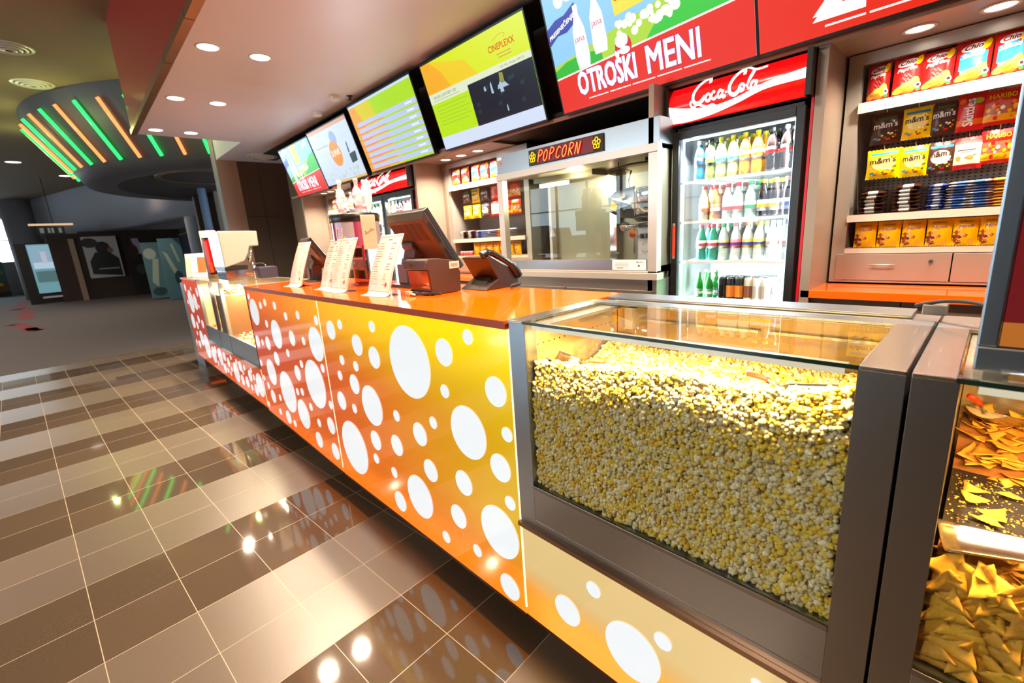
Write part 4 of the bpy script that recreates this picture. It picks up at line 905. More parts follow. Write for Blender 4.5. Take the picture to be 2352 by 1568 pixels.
# bottles
def bottle(name_, liq, lab, cap, prof='soda', cat='bottle'):
    t = thing(name_, 'x', cat); g = {'rough': .12}
    if prof == 'soda': P = [(.026, 0), (.030, .006), (.030, .03), (.027, .06), (.030, .09), (.030, .13), (.026, .155), (.014, .19), (.0125, .205)]; c = (.205, .0145, .018); lz = (.075, .125, .0308)
    elif prof == 'beer': P = [(.027, 0), (.0285, .005), (.0285, .11), (.022, .14), (.012, .165), (.011, .205)]; c = (.205, .013, .008); lz = (.03, .085, .029)
    else: P = [(.028, 0), (.031, .006), (.031, .10), (.028, .13), (.015, .165), (.0135, .185)]; c = (.185, .016, .018); lz = (.03, .09, .0316)
    MB().lathe(P, seg=16, m=liq).build('glass_body', parent=t, local=True)
    mb = MB(); mb.lathe([(lz[2], lz[0]), (lz[2], lz[1])], seg=16, m=lab[0]); 
    if lab[1] is not None: mb.lathe([(lz[2]+.0003, lz[0]+(lz[1]-lz[0])*.3), (lz[2]+.0003, lz[0]+(lz[1]-lz[0])*.65)], seg=16, m=lab[1], caps=False)
    mb.build('wrap_label', parent=t, local=True)
    MB().lathe([(c[1], c[0]-.004), (c[1], c[0]+c[2]-.002), (c[1]-.002, c[0]+c[2])], seg=14, m=cap).build('cap', parent=t, local=True)
    return t
LQ = lambda r, g, b, tr=.25: pl(srgb(r, g, b), .15)
BT = {
 'blue': (bottle('soda_bottle', LQ(40, 120, 190), (BLACK, pl(srgb(30, 60, 120))), WHT), 'blue sports drink bottle'),
 'lime': (bottle('soda_bottle', LQ(150, 180, 80), (BLACK, pl(srgb(150, 180, 60))), BLACK), 'lime green drink bottle'),
 'yellow': (bottle('soda_bottle', LQ(222, 226, 120), (WHT, pl(srgb(60, 170, 150))), pl(srgb(240, 225, 20))), 'pale yellow bottle with yellow cap'),
 'orange': (bottle('soda_bottle', LQ(250, 160, 30), (WHT, pl(srgb(240, 90, 30))), pl(srgb(240, 225, 20))), 'orange soda bottle with yellow cap'),
 'cola': (bottle('soda_bottle', pl(srgb(34, 22, 20), .1), (BLACK, RED_), pl(srgb(60, 60, 62), .3)), 'dark cola bottle with red label'),
 'tan': (bottle('juice_bottle', LQ(214, 196, 150), (pl(srgb(190, 160, 110)), ORG), RED_, 'juice'), 'pale tea bottle with red cap'),
 'pink': (bottle('juice_bottle', LQ(226, 150, 80), (pl(srgb(200, 110, 50)), WHT), RED_, 'juice'), 'amber tea bottle with red cap'),
 'clear': (bottle('juice_bottle', LQ(214, 230, 226, .6), (WHT, PINK), RED_, 'juice'), 'clear bottle with red cap'),
 'green': (bottle('juice_bottle', LQ(180, 226, 206, .5), (WHT, pl(srgb(60, 180, 130))), pl(srgb(40, 170, 90)), 'juice'), 'pale green bottle with green cap'),
 'dark': (bottle('juice_bottle', pl(srgb(44, 34, 34), .1), (pl(srgb(200, 205, 225)), YEL), pl(srgb(225, 220, 40)), 'juice'), 'dark drink bottle with yellow cap'),
 'darkp': (bottle('juice_bottle', pl(srgb(44, 34, 40), .1), (pl(srgb(200, 205, 225)), pl(srgb(80, 100, 190))), pl(srgb(240, 170, 160)), 'juice'), 'dark drink bottle with pink cap'),
 'teal': (bottle('water_bottle', LQ(70, 160, 140, .5), (WHT, PINK), RED_), 'green water bottle with red cap'),
 'wat_g': (bottle('water_bottle', LQ(206, 226, 222, .7), (pl(srgb(190, 200, 120)), pl(srgb(120, 70, 160))), pl(srgb(40, 190, 70))), 'clear water bottle with green cap'),
 'wat_p': (bottle('water_bottle', LQ(214, 222, 226, .7), (pl(srgb(230, 120, 130)), pl(srgb(120, 60, 150))), pl(srgb(240, 140, 140))), 'clear water bottle with pink cap'),
 'wat_o': (bottle('water_bottle', LQ(214, 226, 226, .7), (pl(srgb(245, 170, 60)), pl(srgb(60, 90, 190))), pl(srgb(250, 190, 120))), 'clear water bottle with orange cap'),
 'wat_y': (bottle('water_bottle', LQ(214, 226, 226, .7), (pl(srgb(230, 230, 80)), pl(srgb(90, 90, 160))), pl(srgb(235, 235, 60))), 'clear water bottle with yellow cap'),
 'wat_b': (bottle('water_bottle', LQ(220, 232, 240, .7), (WHT, pl(srgb(225, 170, 180))), pl(srgb(170, 190, 240))), 'clear bottle with pale blue cap'),
 'beer': (bottle('beer_bottle', LQ(40, 130, 50, .3), (pl(srgb(60, 130, 80)), WHT), pl(srgb(190, 190, 180)), 'beer'), 'green glass beer bottle'),
}
def can(c1, c2):
    t = thing('drink_can', 'x', 'can'); mb = MB(); mb.lathe([(.022, 0), (.026, .006), (.026, .138), (.022, .148)], seg=18, m=c1); mb.lathe([(.0263, .03), (.0263, .10)], seg=18, m=c2, caps=False); mb.build('can_body', parent=t, local=True)
    MB().lathe([(.0215, .148), (.023, .150), (.0215, .152)], seg=16, m=CHROME).build('lid', parent=t, local=True); return t
BT['can_k'] = (can(pl(srgb(34, 32, 34), .2), pl(srgb(24, 24, 26), .2)), 'black energy drink can'); BT['can_f'] = (can(pl(srgb(34, 32, 34), .2), pl(srgb(230, 130, 50), .2)), 'flame-print black drink can')
BT['can_c'] = (can(pl(srgb(200, 180, 160), .2), pl(srgb(130, 80, 60), .2)), 'cream and brown coffee can'); BT['can_w'] = (can(pl(srgb(226, 226, 226), .2), pl(srgb(205, 190, 180), .2)), 'white and silver drink can')
bpy.context.view_layer.update()
for q, _ in BT.values(): kids(q)
ub = set()
def putb(k, loc, label, group, sc=1.0):
    o, _ = BT[k]
    if k not in ub: ub.add(k); o.location = loc; o.scale = (sc,)*3; o['label'] = label
    else: o = dup(o, loc, label, scale=sc)
    o.rotation_euler = (0, 0, rr.uniform(0, 6)); o['group'] = group
ROWS = [(1.702, 'top', [('blue', 212), ('lime', 272), ('yellow', 330), ('yellow', 397), ('orange', 463), ('orange', 532), ('cola', 610), ('cola', 690)], 1.0),
        (1.464, 'second', [('tan', 238), ('pink', 300), ('clear', 368), ('clear', 425), ('green', 495), ('dark', 565), ('dark', 630), ('darkp', 698)], .98),
        (1.218, 'third', [('teal', 220), ('teal', 285), ('wat_g', 343), ('wat_p', 412), ('wat_o', 478), ('wat_y', 540), ('wat_b', 612), ('wat_b', 686)], .98),
        (.967, 'fourth', [('beer', 207), ('beer', 262), ('can_k', 337), ('can_f', 385), ('can_f', 432), ('can_c', 485), ('can_w', 535), ('can_w', 585), ('wat_b', 640), ('wat_b', 690)], .86)]
for z, rn, its, sc in ROWS:
    for i, (k, cu) in enumerate(its):
        v = {'top': 400, 'second': 495, 'third': 590, 'fourth': 680}[rn]; p = at(1520+cu/2.45, v, y=2.875)
        ks = sc if not k.startswith('can') else 1.0
        if rn == 'fourth' and k == 'wat_b': ks = .66
        putb(k, (p.x, 2.875, z), '%s, front of %s shelf, near fridge, %s from left' % (BT[k][1], rn, ORD[i]), 'bottles and cans in the near fridge', ks)
        p2 = 2.945
        kk = k if not (rn == 'top' and k == 'blue') else 'cola'
        putb(kk, (p.x+.012, 2.95, z), '%s, second line of %s shelf, near fridge, %s from left' % (BT[kk][1], rn, ORD[i]), 'bottles and cans in the near fridge', ks)
order = ['blue', 'lime', 'yellow', 'orange', 'cola', 'tan', 'clear', 'dark']
for z, rn in ((1.702, 'top'), (1.464, 'second')):
    for i in range(14):
        x = -5.63+.088*i+(.03 if i > 6 else 0); k = order[(i//2+(3 if rn == 'second' else 0)) % 8]
        putb(k, (x, 2.88, z), '%s, %s shelf of far double fridge, %s from left' % (BT[k][1], rn, ORD[i]), 'bottles in the far double fridge', .98)

# ================================================================== POPCORN MACHINE
PX0, PX1, PY = -2.855, -1.435, 2.62
pm = thing('popcorn_machine', 'large steel popcorn machine with a neon popcorn sign and glass cabinet', 'popcorn machine', ((PX0+PX1)/2, 2.9, 0))
SILV = brushed('bright_brushed_steel', (.56, .58, .61), .30, 0); MIRR = mat('machine_inner_steel', (.30, .27, .18), .38, .7)
mb = MB(); mb.box(PX0, PX1, PY, 3.30, 1.922, 2.068, SILV); mb.build('header', parent=pm, bevel=.002)
GRY = mat('silver_painted_frame', srgb(206, 196, 186), .35, .6)
mb = MB(); mb.box(PX0, PX1, PY-.02, PY+.03, 1.874, 1.922, GRY); mb.box(PX0+.003, PX0+.065, PY-.015, PY+.04, 1.16, 1.874, GRY); mb.box(PX1-.065, PX1-.003, PY-.015, PY+.04, 1.16, 1.874, GRY); mb.box(PX0+.003, PX1-.003, PY-.015, PY+.04, 1.160, 1.172, GRY)
mb.box(PX0, PX1+.01, PY-.03, PY+.05, 1.118, 1.160, GRY); mb.build('frame', parent=pm, bevel=.002)
MB().box(PX0+.065, PX1-.065, PY-.005, PY+.03, 1.172, 1.245, SILV).build('lower_rail', parent=pm)
MB().box(PX0+.065, PX1-.065, PY+.008, PY+.013, 1.245, 1.874, GLASS).build('glass_window', parent=pm)
mb = MB(); mb.box(PX0+.02, PX1-.02, 3.26, 3.30, 1.16, 1.92, MIRR); mb.box(PX0+.02, PX0+.035, PY+.04, 3.26, 1.16, 1.92, GLASS); mb.box(PX0+.02, PX0+.05, 3.20, 3.26, 1.16, 1.92, GRY); mb.box(PX1-.035, PX1-.02, PY+.04, 3.26, 1.16, 1.92, MIRR); mb.box(PX0+.02, PX1-.02, PY+.04, 3.26, 1.90, 1.92, MIRR)
mb.build('inner_walls', parent=pm)
mb = MB(); mb.box(-2.18, -2.12, 3.20, 3.26, 1.2, 1.90, CHROME); mb.box(PX0+.04, -2.2, 3.0, 3.2, 1.86, 1.90, MIRR); mb.build('divider', parent=pm)
mb = MB(); mb.box(-2.75, -2.45, 3.0, 3.03, 1.82, 1.85, em((1, .9, .6), 3.5)); mb.build('inner_lamp', parent=pm)
MB().box(PX0+.02, PX1-.02, PY+.04, 3.26, 1.16, 1.20, CHROME).build('inner_floor', parent=pm)
CG = brushed('cabinet_steel', (.42, .37, .32), .4, 0)
mb = MB(); mb.box(PX0+.02, PX1-.01, PY+.0, 3.3, .1, 1.118, CG); mb.build('base_cabinet', parent=pm)
for a, b in ((-2.83, -2.19), (-2.17, -1.47)): MB().box(a, b, PY-.008, PY, .3, 1.045, CG).build('cabinet_drawer', parent=pm, bevel=.001)
# neon sign
mb = MB(); mb.box(-2.485, -1.822, PY-.012, PY-.001, 1.938, 2.046, BLACKM); mb.box(-2.40, -1.90, PY-.0135, PY-.012, 1.945, 2.04, em(srgb(120, 4, 20), 1.0))
NE = em(srgb(255, 200, 90), 1.3); NR = em(srgb(255, 40, 30), 1.2); NY = em(srgb(255, 215, 0), 1.2)
sg = mb.build('sign_box', parent=pm)
mb = MB(); k = .0125
def neon(P, x): 
    Q = [(x+a*k+b*k*.28, PY-.022, 1.953+b*k*.95) for a, b in crm(P, 5)]; mb.tube(Q, .0046, NR, 6); mb.tube([(a, b-.003, c) for a, b, c in Q], .0026, NE, 6)
for P, x in (([(0, 0), (0, 6), (1.5, 6.3), (2.6, 5), (1.5, 3.4), (.2, 3.2)], -2.385), ([(1.5, 6), (.2, 4.5), (.2, 1.2), (1.3, 0), (2.5, 1.2), (2.5, 4.5), (1.5, 6)], -2.335), ([(0, 0), (0, 6), (1.5, 6.3), (2.6, 5), (1.5, 3.4), (.2, 3.2)], -2.275), ([(2.6, 5), (1.5, 6), (.2, 4.2), (.2, 1.3), (1.5, 0), (2.6, 1)], -2.215), ([(1.5, 6), (.2, 4.5), (.2, 1.2), (1.3, 0), (2.5, 1.2), (2.5, 4.5), (1.5, 6)], -2.16), ([(0, 0), (0, 6), (1.5, 6.3), (2.6, 5), (1.5, 3.4), (.4, 3.2), (2.6, 0)], -2.10), ([(0, 0), (.2, 6), (1.2, 3), (2.4, 0), (2.6, 6)], -2.045), ([(3.2, 1.5), (3.3, 1.2)], -2.045)):
    if x > -2.09 and P[0] == (3.2, 1.5): continue
    neon(P, x)
mb.build('neon_lettering', parent=pm)
mb = MB()
for cx in (-2.44, -1.868):
    for q in range(5):
        a = q*2*math.pi/5+.3; mb.tube([(cx+.019*math.cos(a)+.011*math.cos(b), PY-.02, 1.992+.023*math.sin(a)+.013*math.sin(b)) for b in [i*math.pi/5 for i in range(11)]], .0035, NY, 6)
mb.build('neon_popcorn_flower', parent=pm)
# kettle on its arm
mb = MB(); KX, KY = -1.62, 2.90
mb.lathe([(.11, 1.48), (.135, 1.50), (.14, 1.515)], (KX, KY, 0), 30, BLACK); mb.lathe([(.135, 1.515), (.135, 1.69), (.132, 1.70)], (KX, KY, 0), 36, CHROME)
kt = mb.build('kettle', parent=pm)
mb = MB(); mb.add([(-1.93, 2.83, 1.56), (-1.76, 2.83, 1.60), (-1.74, 2.86, 1.72), (-1.90, 2.86, 1.70), (-1.95, 2.84, 1.66)], [(0, 1, 2, 3, 4)], pl(srgb(150, 170, 196), .3, metal=.5)); mb.add([(-1.93, 2.83, 1.56), (-1.76, 2.83, 1.60), (-1.76, 2.93, 1.50), (-1.90, 2.92, 1.52)], [(3, 2, 1, 0)], BLACKM)
mb.add([(-1.93, 2.825, 1.58), (-1.875, 2.825, 1.565), (-1.86, 2.825, 1.60), (-1.905, 2.825, 1.645)], [(0, 1, 2, 3)], YEL); mb.add([(-1.845, 2.824, 1.64), (-1.80, 2.824, 1.65), (-1.80, 2.826, 1.68), (-1.845, 2.826, 1.675)], [(0, 1, 2, 3)], WHT)
mb.build('kettle_lid', parent=kt)
mb = MB(); mb.tube([(KX-.13, KY-.02, 1.68), (KX-.17, KY-.03, 1.70), (KX-.18, KY-.03, 1.76), (KX-.16, KY-.03, 1.82), (KX-.20, KY-.03, 1.83)], [.006, .006, .006, .009, .011], CHROME, 8); mb.tube([(KX-.20, KY-.1, 1.455), (KX-.04, KY-.12, 1.455)], .012, CHROME, 10); mb.tube([(KX-.04, KY-.12, 1.455), (KX+.08, KY-.12, 1.46)], .017, BLACK, 10); mb.lathe([(.03, 0), (.03, .05)], (KX-.19, KY-.08, 1.455), 16, CHROME, 'y'); mb.build('kettle_handle', parent=kt)
mb = MB(); mb.box(-1.72, -1.46, 2.86, 3.0, 1.2, 1.46, pl(srgb(186, 190, 200), .4, metal=.4)); mb.box(-1.78, -1.765, 2.9, 2.92, 1.2, 1.45, CHROME)
for i in range(3): mb.box(-1.70+.04*i, -1.675+.04*i, 2.855, 2.86, 1.37, 1.40, BLACK)
mb.box(-1.60, -1.59, 2.854, 2.86, 1.38, 1.395, ORG); mb.disc(-1.68, 1.33, .006, 2.857, ORG, 10); mb.disc(-1.62, 1.335, .008, 2.857, DKT, 10); mb.disc(-1.76, 1.40, .028, 2.856, ORG, 20); mb.text('Big Eye', DKT, -1.69, 1.27, w=.07, h=.014, y=2.857)
mb.build('control_box', parent=pm)
mb = MB(); mb.tube([(-1.97, 2.85, 1.845), (-1.80, 2.9, 1.87), (-1.6, 2.95, 1.872), (-1.5, 2.95, 1.87)], .006, BLACK, 8); mb.tube([(-1.88, 2.87, 1.89), (-1.88, 2.87, 1.83)], .004, BLACK, 6); mb.box(-1.68, -1.56, 2.88, 2.98, 1.872, 1.895, BLACK); mb.build('lifting_arm', parent=pm)
mb = MB(); mb.box(-1.765, -1.515, PY-.008, PY-.006, 1.178, 1.243, WHT)
for i in range(4): mb.box(-1.75, -1.64, PY-.0085, PY-.008, 1.222-.009*i, 1.224-.009*i, DKT)
mb.box(-1.73, -1.68, PY-.0085, PY-.008, 1.188, 1.192, DKT); mb.text('Big Eye', DKT, -1.585, 1.222, w=.055, h=.012, y=PY-.009); mb.disc(-1.565, 1.205, .007, PY-.009, DKT, 10); mb.build('notice_sticker', parent=pm)
mb = MB(); mb.box(PX0+.012, PX0+.06, PY-.002, PY-.001, 2.03, 2.05, WHT); mb.disc(PX0+.045, 2.005, .012, PY-.002, PINK, 14); mb.build('small_sticker', parent=pm)
MB().lathe([(.0, 0), (.10, .0), (.105, .012), (.0, .03)], (-2.35, 2.76, 1.045), 24, WHT).build('bowl') 
o = bpy.data.objects['bowl']; bpy.data.objects.remove(o)
# ================================================================== POPCORN
def ico(sub):
    bm = bmesh.new(); bmesh.ops.create_icosphere(bm, subdivisions=sub, radius=1.0)
    v = np.array([tuple(q.co) for q in bm.verts]); f = np.array([[q.index for q in p.verts] for p in bm.faces]); bm.free(); return v, f
def lobes(v, f, n, r):
    V, F, T = [], [], []
    c = r.normal(size=(n, 3)); c /= np.linalg.norm(c, axis=1)[:, None]
    for i in range(n):
        ra = r.uniform(.34, .54); cc = c[i]*r.uniform(.42, .66); q = v*ra*r.uniform(.82, 1.15, 3)*(1+.10*np.sin(v[:, [1, 2, 0]]*5+i))+cc
        F.append(f+len(V)*len(v)); V.append(q); T.append(np.full(len(v), 1.0))
    F.append(f+len(V)*len(v)); V.append(v*.36); T.append(np.zeros(len(v)))   # the hull at the middle
    return np.vstack(V), np.concatenate(T), np.vstack(F)
KV = {}
_v, _f = ico(2)
for sub, n in ((2, 6), (1, 4)): KV[sub] = [lobes(_v, _f, n, rng) for _ in range(10)]
def kernels(P, S_, sub, name, m, parent=None, pal=None, **kw):
    shapes = KV[sub]; n = len(P); nv = len(shapes[0][0]); f0 = shapes[0][2]
    V = np.zeros((n, nv, 3), np.float32); C = np.zeros((n, nv, 4), np.float32); C[..., 3] = 1
    for i in range(n):
        v, t, _ = shapes[rng.integers(10)]
        q = rng.normal(size=4); q /= np.linalg.norm(q); a, b, c, d = q
        Rm = np.array([[1-2*(c*c+d*d), 2*(b*c-a*d), 2*(b*d+a*c)], [2*(b*c+a*d), 1-2*(b*b+d*d), 2*(c*d-a*b)], [2*(b*d-a*c), 2*(c*d+a*b), 1-2*(b*b+c*c)]])
        V[i] = (v@Rm.T)*S_[i]+P[i]
        base = pal[rng.choice(len(pal), p=(.46, .30, .16, .08))]*rng.uniform(.88, 1.08)
        hull = (1-t)[:, None]*(rng.random() < .75)
        C[i, :, :3] = base*(1-hull*.75)+np.array([.30, .13, .03])*hull*.75
    F = (f0[None]+(np.arange(n)*nv)[:, None, None]).reshape(-1, 3)
    me = bpy.data.meshes.new(name); me.vertices.add(n*nv); me.vertices.foreach_set('co', V.ravel()); me.loops.add(F.size); me.loops.foreach_set('vertex_index', F.ravel().astype(np.int32))
    me.polygons.add(len(F)); me.polygons.foreach_set('loop_start', np.arange(0, F.size, 3, dtype=np.int32)); me.polygons.foreach_set('use_smooth', np.ones(len(F), bool))
    ca = me.color_attributes.new('tint', 'FLOAT_COLOR', 'POINT'); ca.data.foreach_set('color', C.ravel()); me.update(); me.validate()
    me.materials.append(m); return me
PAL = np.array([[.80, .70, .40], [.86, .66, .10], [.92, .86, .66], [.84, .54, .05]])
PM = mat('popcorn', (.8, .7, .45), .55); nt = PM.node_tree; at_ = nt.nodes.new('ShaderNodeVertexColor'); at_.layer_name = 'tint'; nt.links.new(at_.outputs[0], nt.nodes['Principled BSDF'].inputs['Base Color'])
PM.node_tree.nodes['Principled BSDF'].inputs['Subsurface Weight'].default_value = 0.0
def htop(x, y):
    zf = 1.045+.075*(x+.95)/.81; s = np.clip((y-.96)/.22, 0, 1); s = s*s*(3-2*s); b = np.clip((y-1.2)/.24, 0, 1)
    return zf*(1-s)+.985*s+.055*b+.008*np.sin(13*x+2)+.006*np.sin(21*y+9*x)+.02*np.exp(-((y-.985)/.03)**2)*.5
P = []; Sc = []
for layer, (yy, st) in enumerate(((.9605, .0138), (.974, .0145))):
    for z in np.arange(.655, 1.13, st*.86):
        for x in np.arange(-.945, -.142, st):
            xx = x+rng.uniform(-.004, .004)+(st/2 if int(z/st) % 2 else 0); zz = z+rng.uniform(-.004, .004)
            if zz > htop(xx, .96)+.002 or xx > -.143 or xx < -.945: continue
            P.append((xx, yy+rng.uniform(-.002, .003), zz)); Sc.append(rng.uniform(.0105, .0142))
P = np.array(P); Sc = np.array(Sc)
P[:, 1] = np.maximum(P[:, 1], YF+.0115+Sc*.95)
P[:, 1] += np.maximum(0, P[:, 2]-(np.array([htop(p[0], .96) for p in P])-.06))*.30
T = []; TS = []
for y in np.arange(.982, 1.43, .0118):
    for x in np.arange(-.940, -.145, .0126):
        xx = x+rng.uniform(-.0045, .0045); y2 = y+rng.uniform(-.0045, .0045)
        T.append((min(max(xx, -.940), -.150), min(y2, 1.418), htop(xx, y2)+rng.uniform(-.006, .004))); TS.append(rng.uniform(.0098, .013))
for _ in range(900):
    xx = rng.uniform(-.94, -.15); y2 = rng.uniform(.985, 1.415); T.append((xx, y2, htop(xx, y2)+rng.uniform(.004, .011))); TS.append(rng.uniform(.009, .012))
T = np.array(T); TS = np.array(TS)
me1 = kernels(np.vstack([P, T]), np.concatenate([Sc, TS]), 2, 'popcorn', PM, pal=PAL)
po = bpy.data.objects.new('popcorn', me1); COL.objects.link(po)
tag(po, 'heap of popped corn behind the glass of the popcorn case', 'popcorn', kind='stuff')
# dark packed inside of the heap
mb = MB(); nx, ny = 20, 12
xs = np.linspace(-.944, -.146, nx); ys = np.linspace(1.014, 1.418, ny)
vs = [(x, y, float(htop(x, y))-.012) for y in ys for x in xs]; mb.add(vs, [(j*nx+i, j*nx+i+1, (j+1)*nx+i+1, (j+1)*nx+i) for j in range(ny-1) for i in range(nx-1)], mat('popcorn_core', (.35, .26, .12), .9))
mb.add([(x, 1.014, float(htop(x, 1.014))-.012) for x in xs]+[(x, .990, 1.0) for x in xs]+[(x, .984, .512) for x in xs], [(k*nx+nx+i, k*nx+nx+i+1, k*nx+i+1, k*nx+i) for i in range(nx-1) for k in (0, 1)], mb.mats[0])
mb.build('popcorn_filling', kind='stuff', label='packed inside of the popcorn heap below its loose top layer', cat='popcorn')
# perforated scoops
RBH = mat('red_brown_handle', srgb(170, 70, 40), .4)
def scoop(name, lab, p, rz, rx, s, handle, holes=True, wide=.07):
    t = thing(name, lab, 'scoop', p, rot=(rx, 0, rz)); mb = MB(); n = 10; L_ = .15
    vs = []
    for j in range(7):
        y = L_*j/6; ww = wide*(1.0-.35*(j/6)); 
        for i in range(n+1):
            a = (i/n-.5)*2.2; vs.append((ww*math.sin(a)/math.sin(1.1), y, ww*(1-math.cos(a))*.9))
    fs = [(j*(n+1)+i, j*(n+1)+i+1, (j+1)*(n+1)+i+1, (j+1)*(n+1)+i) for j in range(6) for i in range(n)]
    mb.add(vs, fs, SCM, True); back = [6*(n+1)+i for i in range(n+1)]; mb.f.append(tuple(back)); mb.m.append(0); mb.s.append(False)
    b = mb.build('scoop_blade', parent=t, local=True); so = b.modifiers.new('thickness', 'SOLIDIFY'); so.thickness = .0012
    if holes:
        mb = MB()
        for j in range(6):
            for i in range(5):
                a = (i/4-.5)*1.5; ww = wide*(1-.35*((j+.6)/6.5)); x, y, z = ww*math.sin(a)/math.sin(1.1), .02+.02*j, ww*(1-math.cos(a))*.9+.0018
                mb.add([(x+.0028*math.cos(q)*math.cos(a), y+.0028*math.sin(q), z+.0028*math.cos(q)*math.sin(a)) for q in [k*math.pi/4 for k in range(8)]], [tuple(range(8))], DKT)
        mb.build('perforation', parent=t, local=True)
    mb = MB(); mb.tube([(0, .148, .015), (0, .19, .035), (0, .20, .04)], .006, SCM, 8); mb.build('shank', parent=t, local=True)
    mb = MB(); mb.tube([(0, .195, .038), (0, .22, .044), (0, .28, .05)], [.0085, .010, .009], handle, 10); mb.build('handle', parent=t, local=True)
    t.scale = (s,)*3; return t
SCM = mat('scoop_steel', (.66, .62, .58), .22, 1.0)
q = at(1905, 905, y=1.235)
scoop('popcorn_scoop', 'perforated steel scoop lying on the popcorn near the right post', (-.225, 1.16, 1.045), math.radians(68), -.15, .72, RBH)
scoop('popcorn_scoop', 'perforated steel scoop standing in the left end of the popcorn', (-.915, 1.02, 1.06), math.radians(-78), -.1, .62, RBH)

# ================================================================== TORTILLA CHIPS
CM = mat('tortilla_chip', srgb(246, 186, 60), .6, noise=.22, nscale=130, bump=.25, bscale=260)
def chip_proto(seed):
    r = random.Random(seed); bm = bmesh.new(); n = 7; idx = {}
    R0 = .041; A = [Vector((R0*math.cos(a+r.uniform(-.2, .2))*r.uniform(.85, 1.1), R0*math.sin(a)*r.uniform(.85, 1.1), 0)) for a in (math.pi/2, math.pi*7/6, math.pi*11/6)]
    cx, cy = r.uniform(3, 9), r.uniform(-5, 5); ph = r.uniform(0, 6)
    for i in range(n+1):
        for j in range(n+1-i):
            k = n-i-j; p = (A[0]*i+A[1]*j+A[2]*k)/n
            e = min(i, j, k)/n; p = p*(1+.05*math.sin(5*math.atan2(p.y, p.x)+ph))
            p.z = cx*p.x*p.x+cy*p.y*p.y*.6+.0014*math.sin(p.x*160+ph)*math.cos(p.y*140); idx[i, j] = bm.verts.new(p)
    for i in range(n):
        for j in range(n-i):
            bm.faces.new((idx[i, j], idx[i+1, j], idx[i, j+1]))
            if i+j < n-1: bm.faces.new((idx[i+1, j], idx[i+1, j+1], idx[i, j+1]))
    bm.normal_update(); bmesh.ops.solidify(bm, geom=bm.faces[:], thickness=.0017)
    me = bpy.data.meshes.new('tortilla_chip'); bm.to_mesh(me); bm.free()
    for p in me.polygons: p.use_smooth = True
    me.materials.append(CM); return me
nt = CM.node_tree; oi = nt.nodes.new('ShaderNodeObjectInfo'); hs = nt.nodes.new('ShaderNodeHueSaturation'); bs = nt.nodes['Principled BSDF']; lk = bs.inputs['Base Color'].links[0].from_socket
mr = nt.nodes.new('ShaderNodeMapRange'); mr.inputs[3].default_value = .62; mr.inputs[4].default_value = 1.12; nt.links.new(oi.outputs['Random'], mr.inputs[0]); nt.links.new(mr.outputs[0], hs.inputs['Value'])
mr2 = nt.nodes.new('ShaderNodeMapRange'); mr2.inputs[3].default_value = .488; mr2.inputs[4].default_value = .506; nt.links.new(oi.outputs['Random'], mr2.inputs[0]); nt.links.new(mr2.outputs[0], hs.inputs['Hue'])
nt.links.new(lk, hs.inputs['Color']); nt.links.new(hs.outputs[0], bs.inputs['Base Color'])
CPm = [chip_proto(k) for k in range(8)]
def hchip(x, y):
    f = 1/(1+math.exp((y-1.085)/.010)); b = max(0, min(1, (y-1.335)/.10)); return .83*f+.85*(1-f)+.17*b*(1-f)+.006*math.sin(30*x)
rc = random.Random(11)
ci = 0
def chip(loc, rot, s, lab):
    global ci
    o = bpy.data.objects.new('tortilla_chip', CPm[ci % 8]); COL.objects.link(o); o.location = loc; o.rotation_euler = rot; o.scale = (s,)*3; ci += 1
    tag(o, lab, 'tortilla chip', 'tortilla chips heaped in the nacho case'); return o
LC = 'yellow triangular tortilla chip in the heap behind the nacho case glass'
for row, z in enumerate(np.arange(.66, .86, .021)):      # against the front glass
    for k in range(8):
        x = .012+.030*k+rc.uniform(-.008, .008)
        chip((x, .968+rc.uniform(0, .008)+.004*(k % 3), z+rc.uniform(-.006, .006)), (math.radians(rc.uniform(58, 100)), rc.uniform(-.5, .5), rc.uniform(-.5, .5)), rc.uniform(.7, 1.0) if z < .80 else rc.uniform(.85, 1.1), LC)
for _ in range(130):
    y = rc.uniform(.99, 1.09); x = rc.uniform(.02, .24)
    chip((x, y, hchip(x, y)+rc.uniform(-.02, .012)), (rc.uniform(-.6, .6), rc.uniform(-.5, .5), rc.uniform(0, 6)), rc.uniform(.75, 1.1), LC)
for _ in range(125):
    y = 1.42-abs(rc.gauss(0, .05)); y = max(1.32, y); x = rc.uniform(.015, .26)
    chip((x, y, hchip(x, y)+rc.uniform(-.008, .012)), (rc.uniform(-.45, .45)+.3, rc.uniform(-.4, .4), rc.uniform(0, 6)), rc.uniform(.6, .95), LC)
for _ in range(16):
    y = rc.uniform(1.13, 1.30); x = rc.uniform(.015, .24)
    chip((x, y, .876), (rc.uniform(-.1, .1), rc.uniform(-.1, .1), rc.uniform(0, 6)), rc.uniform(.45, .75), LC)
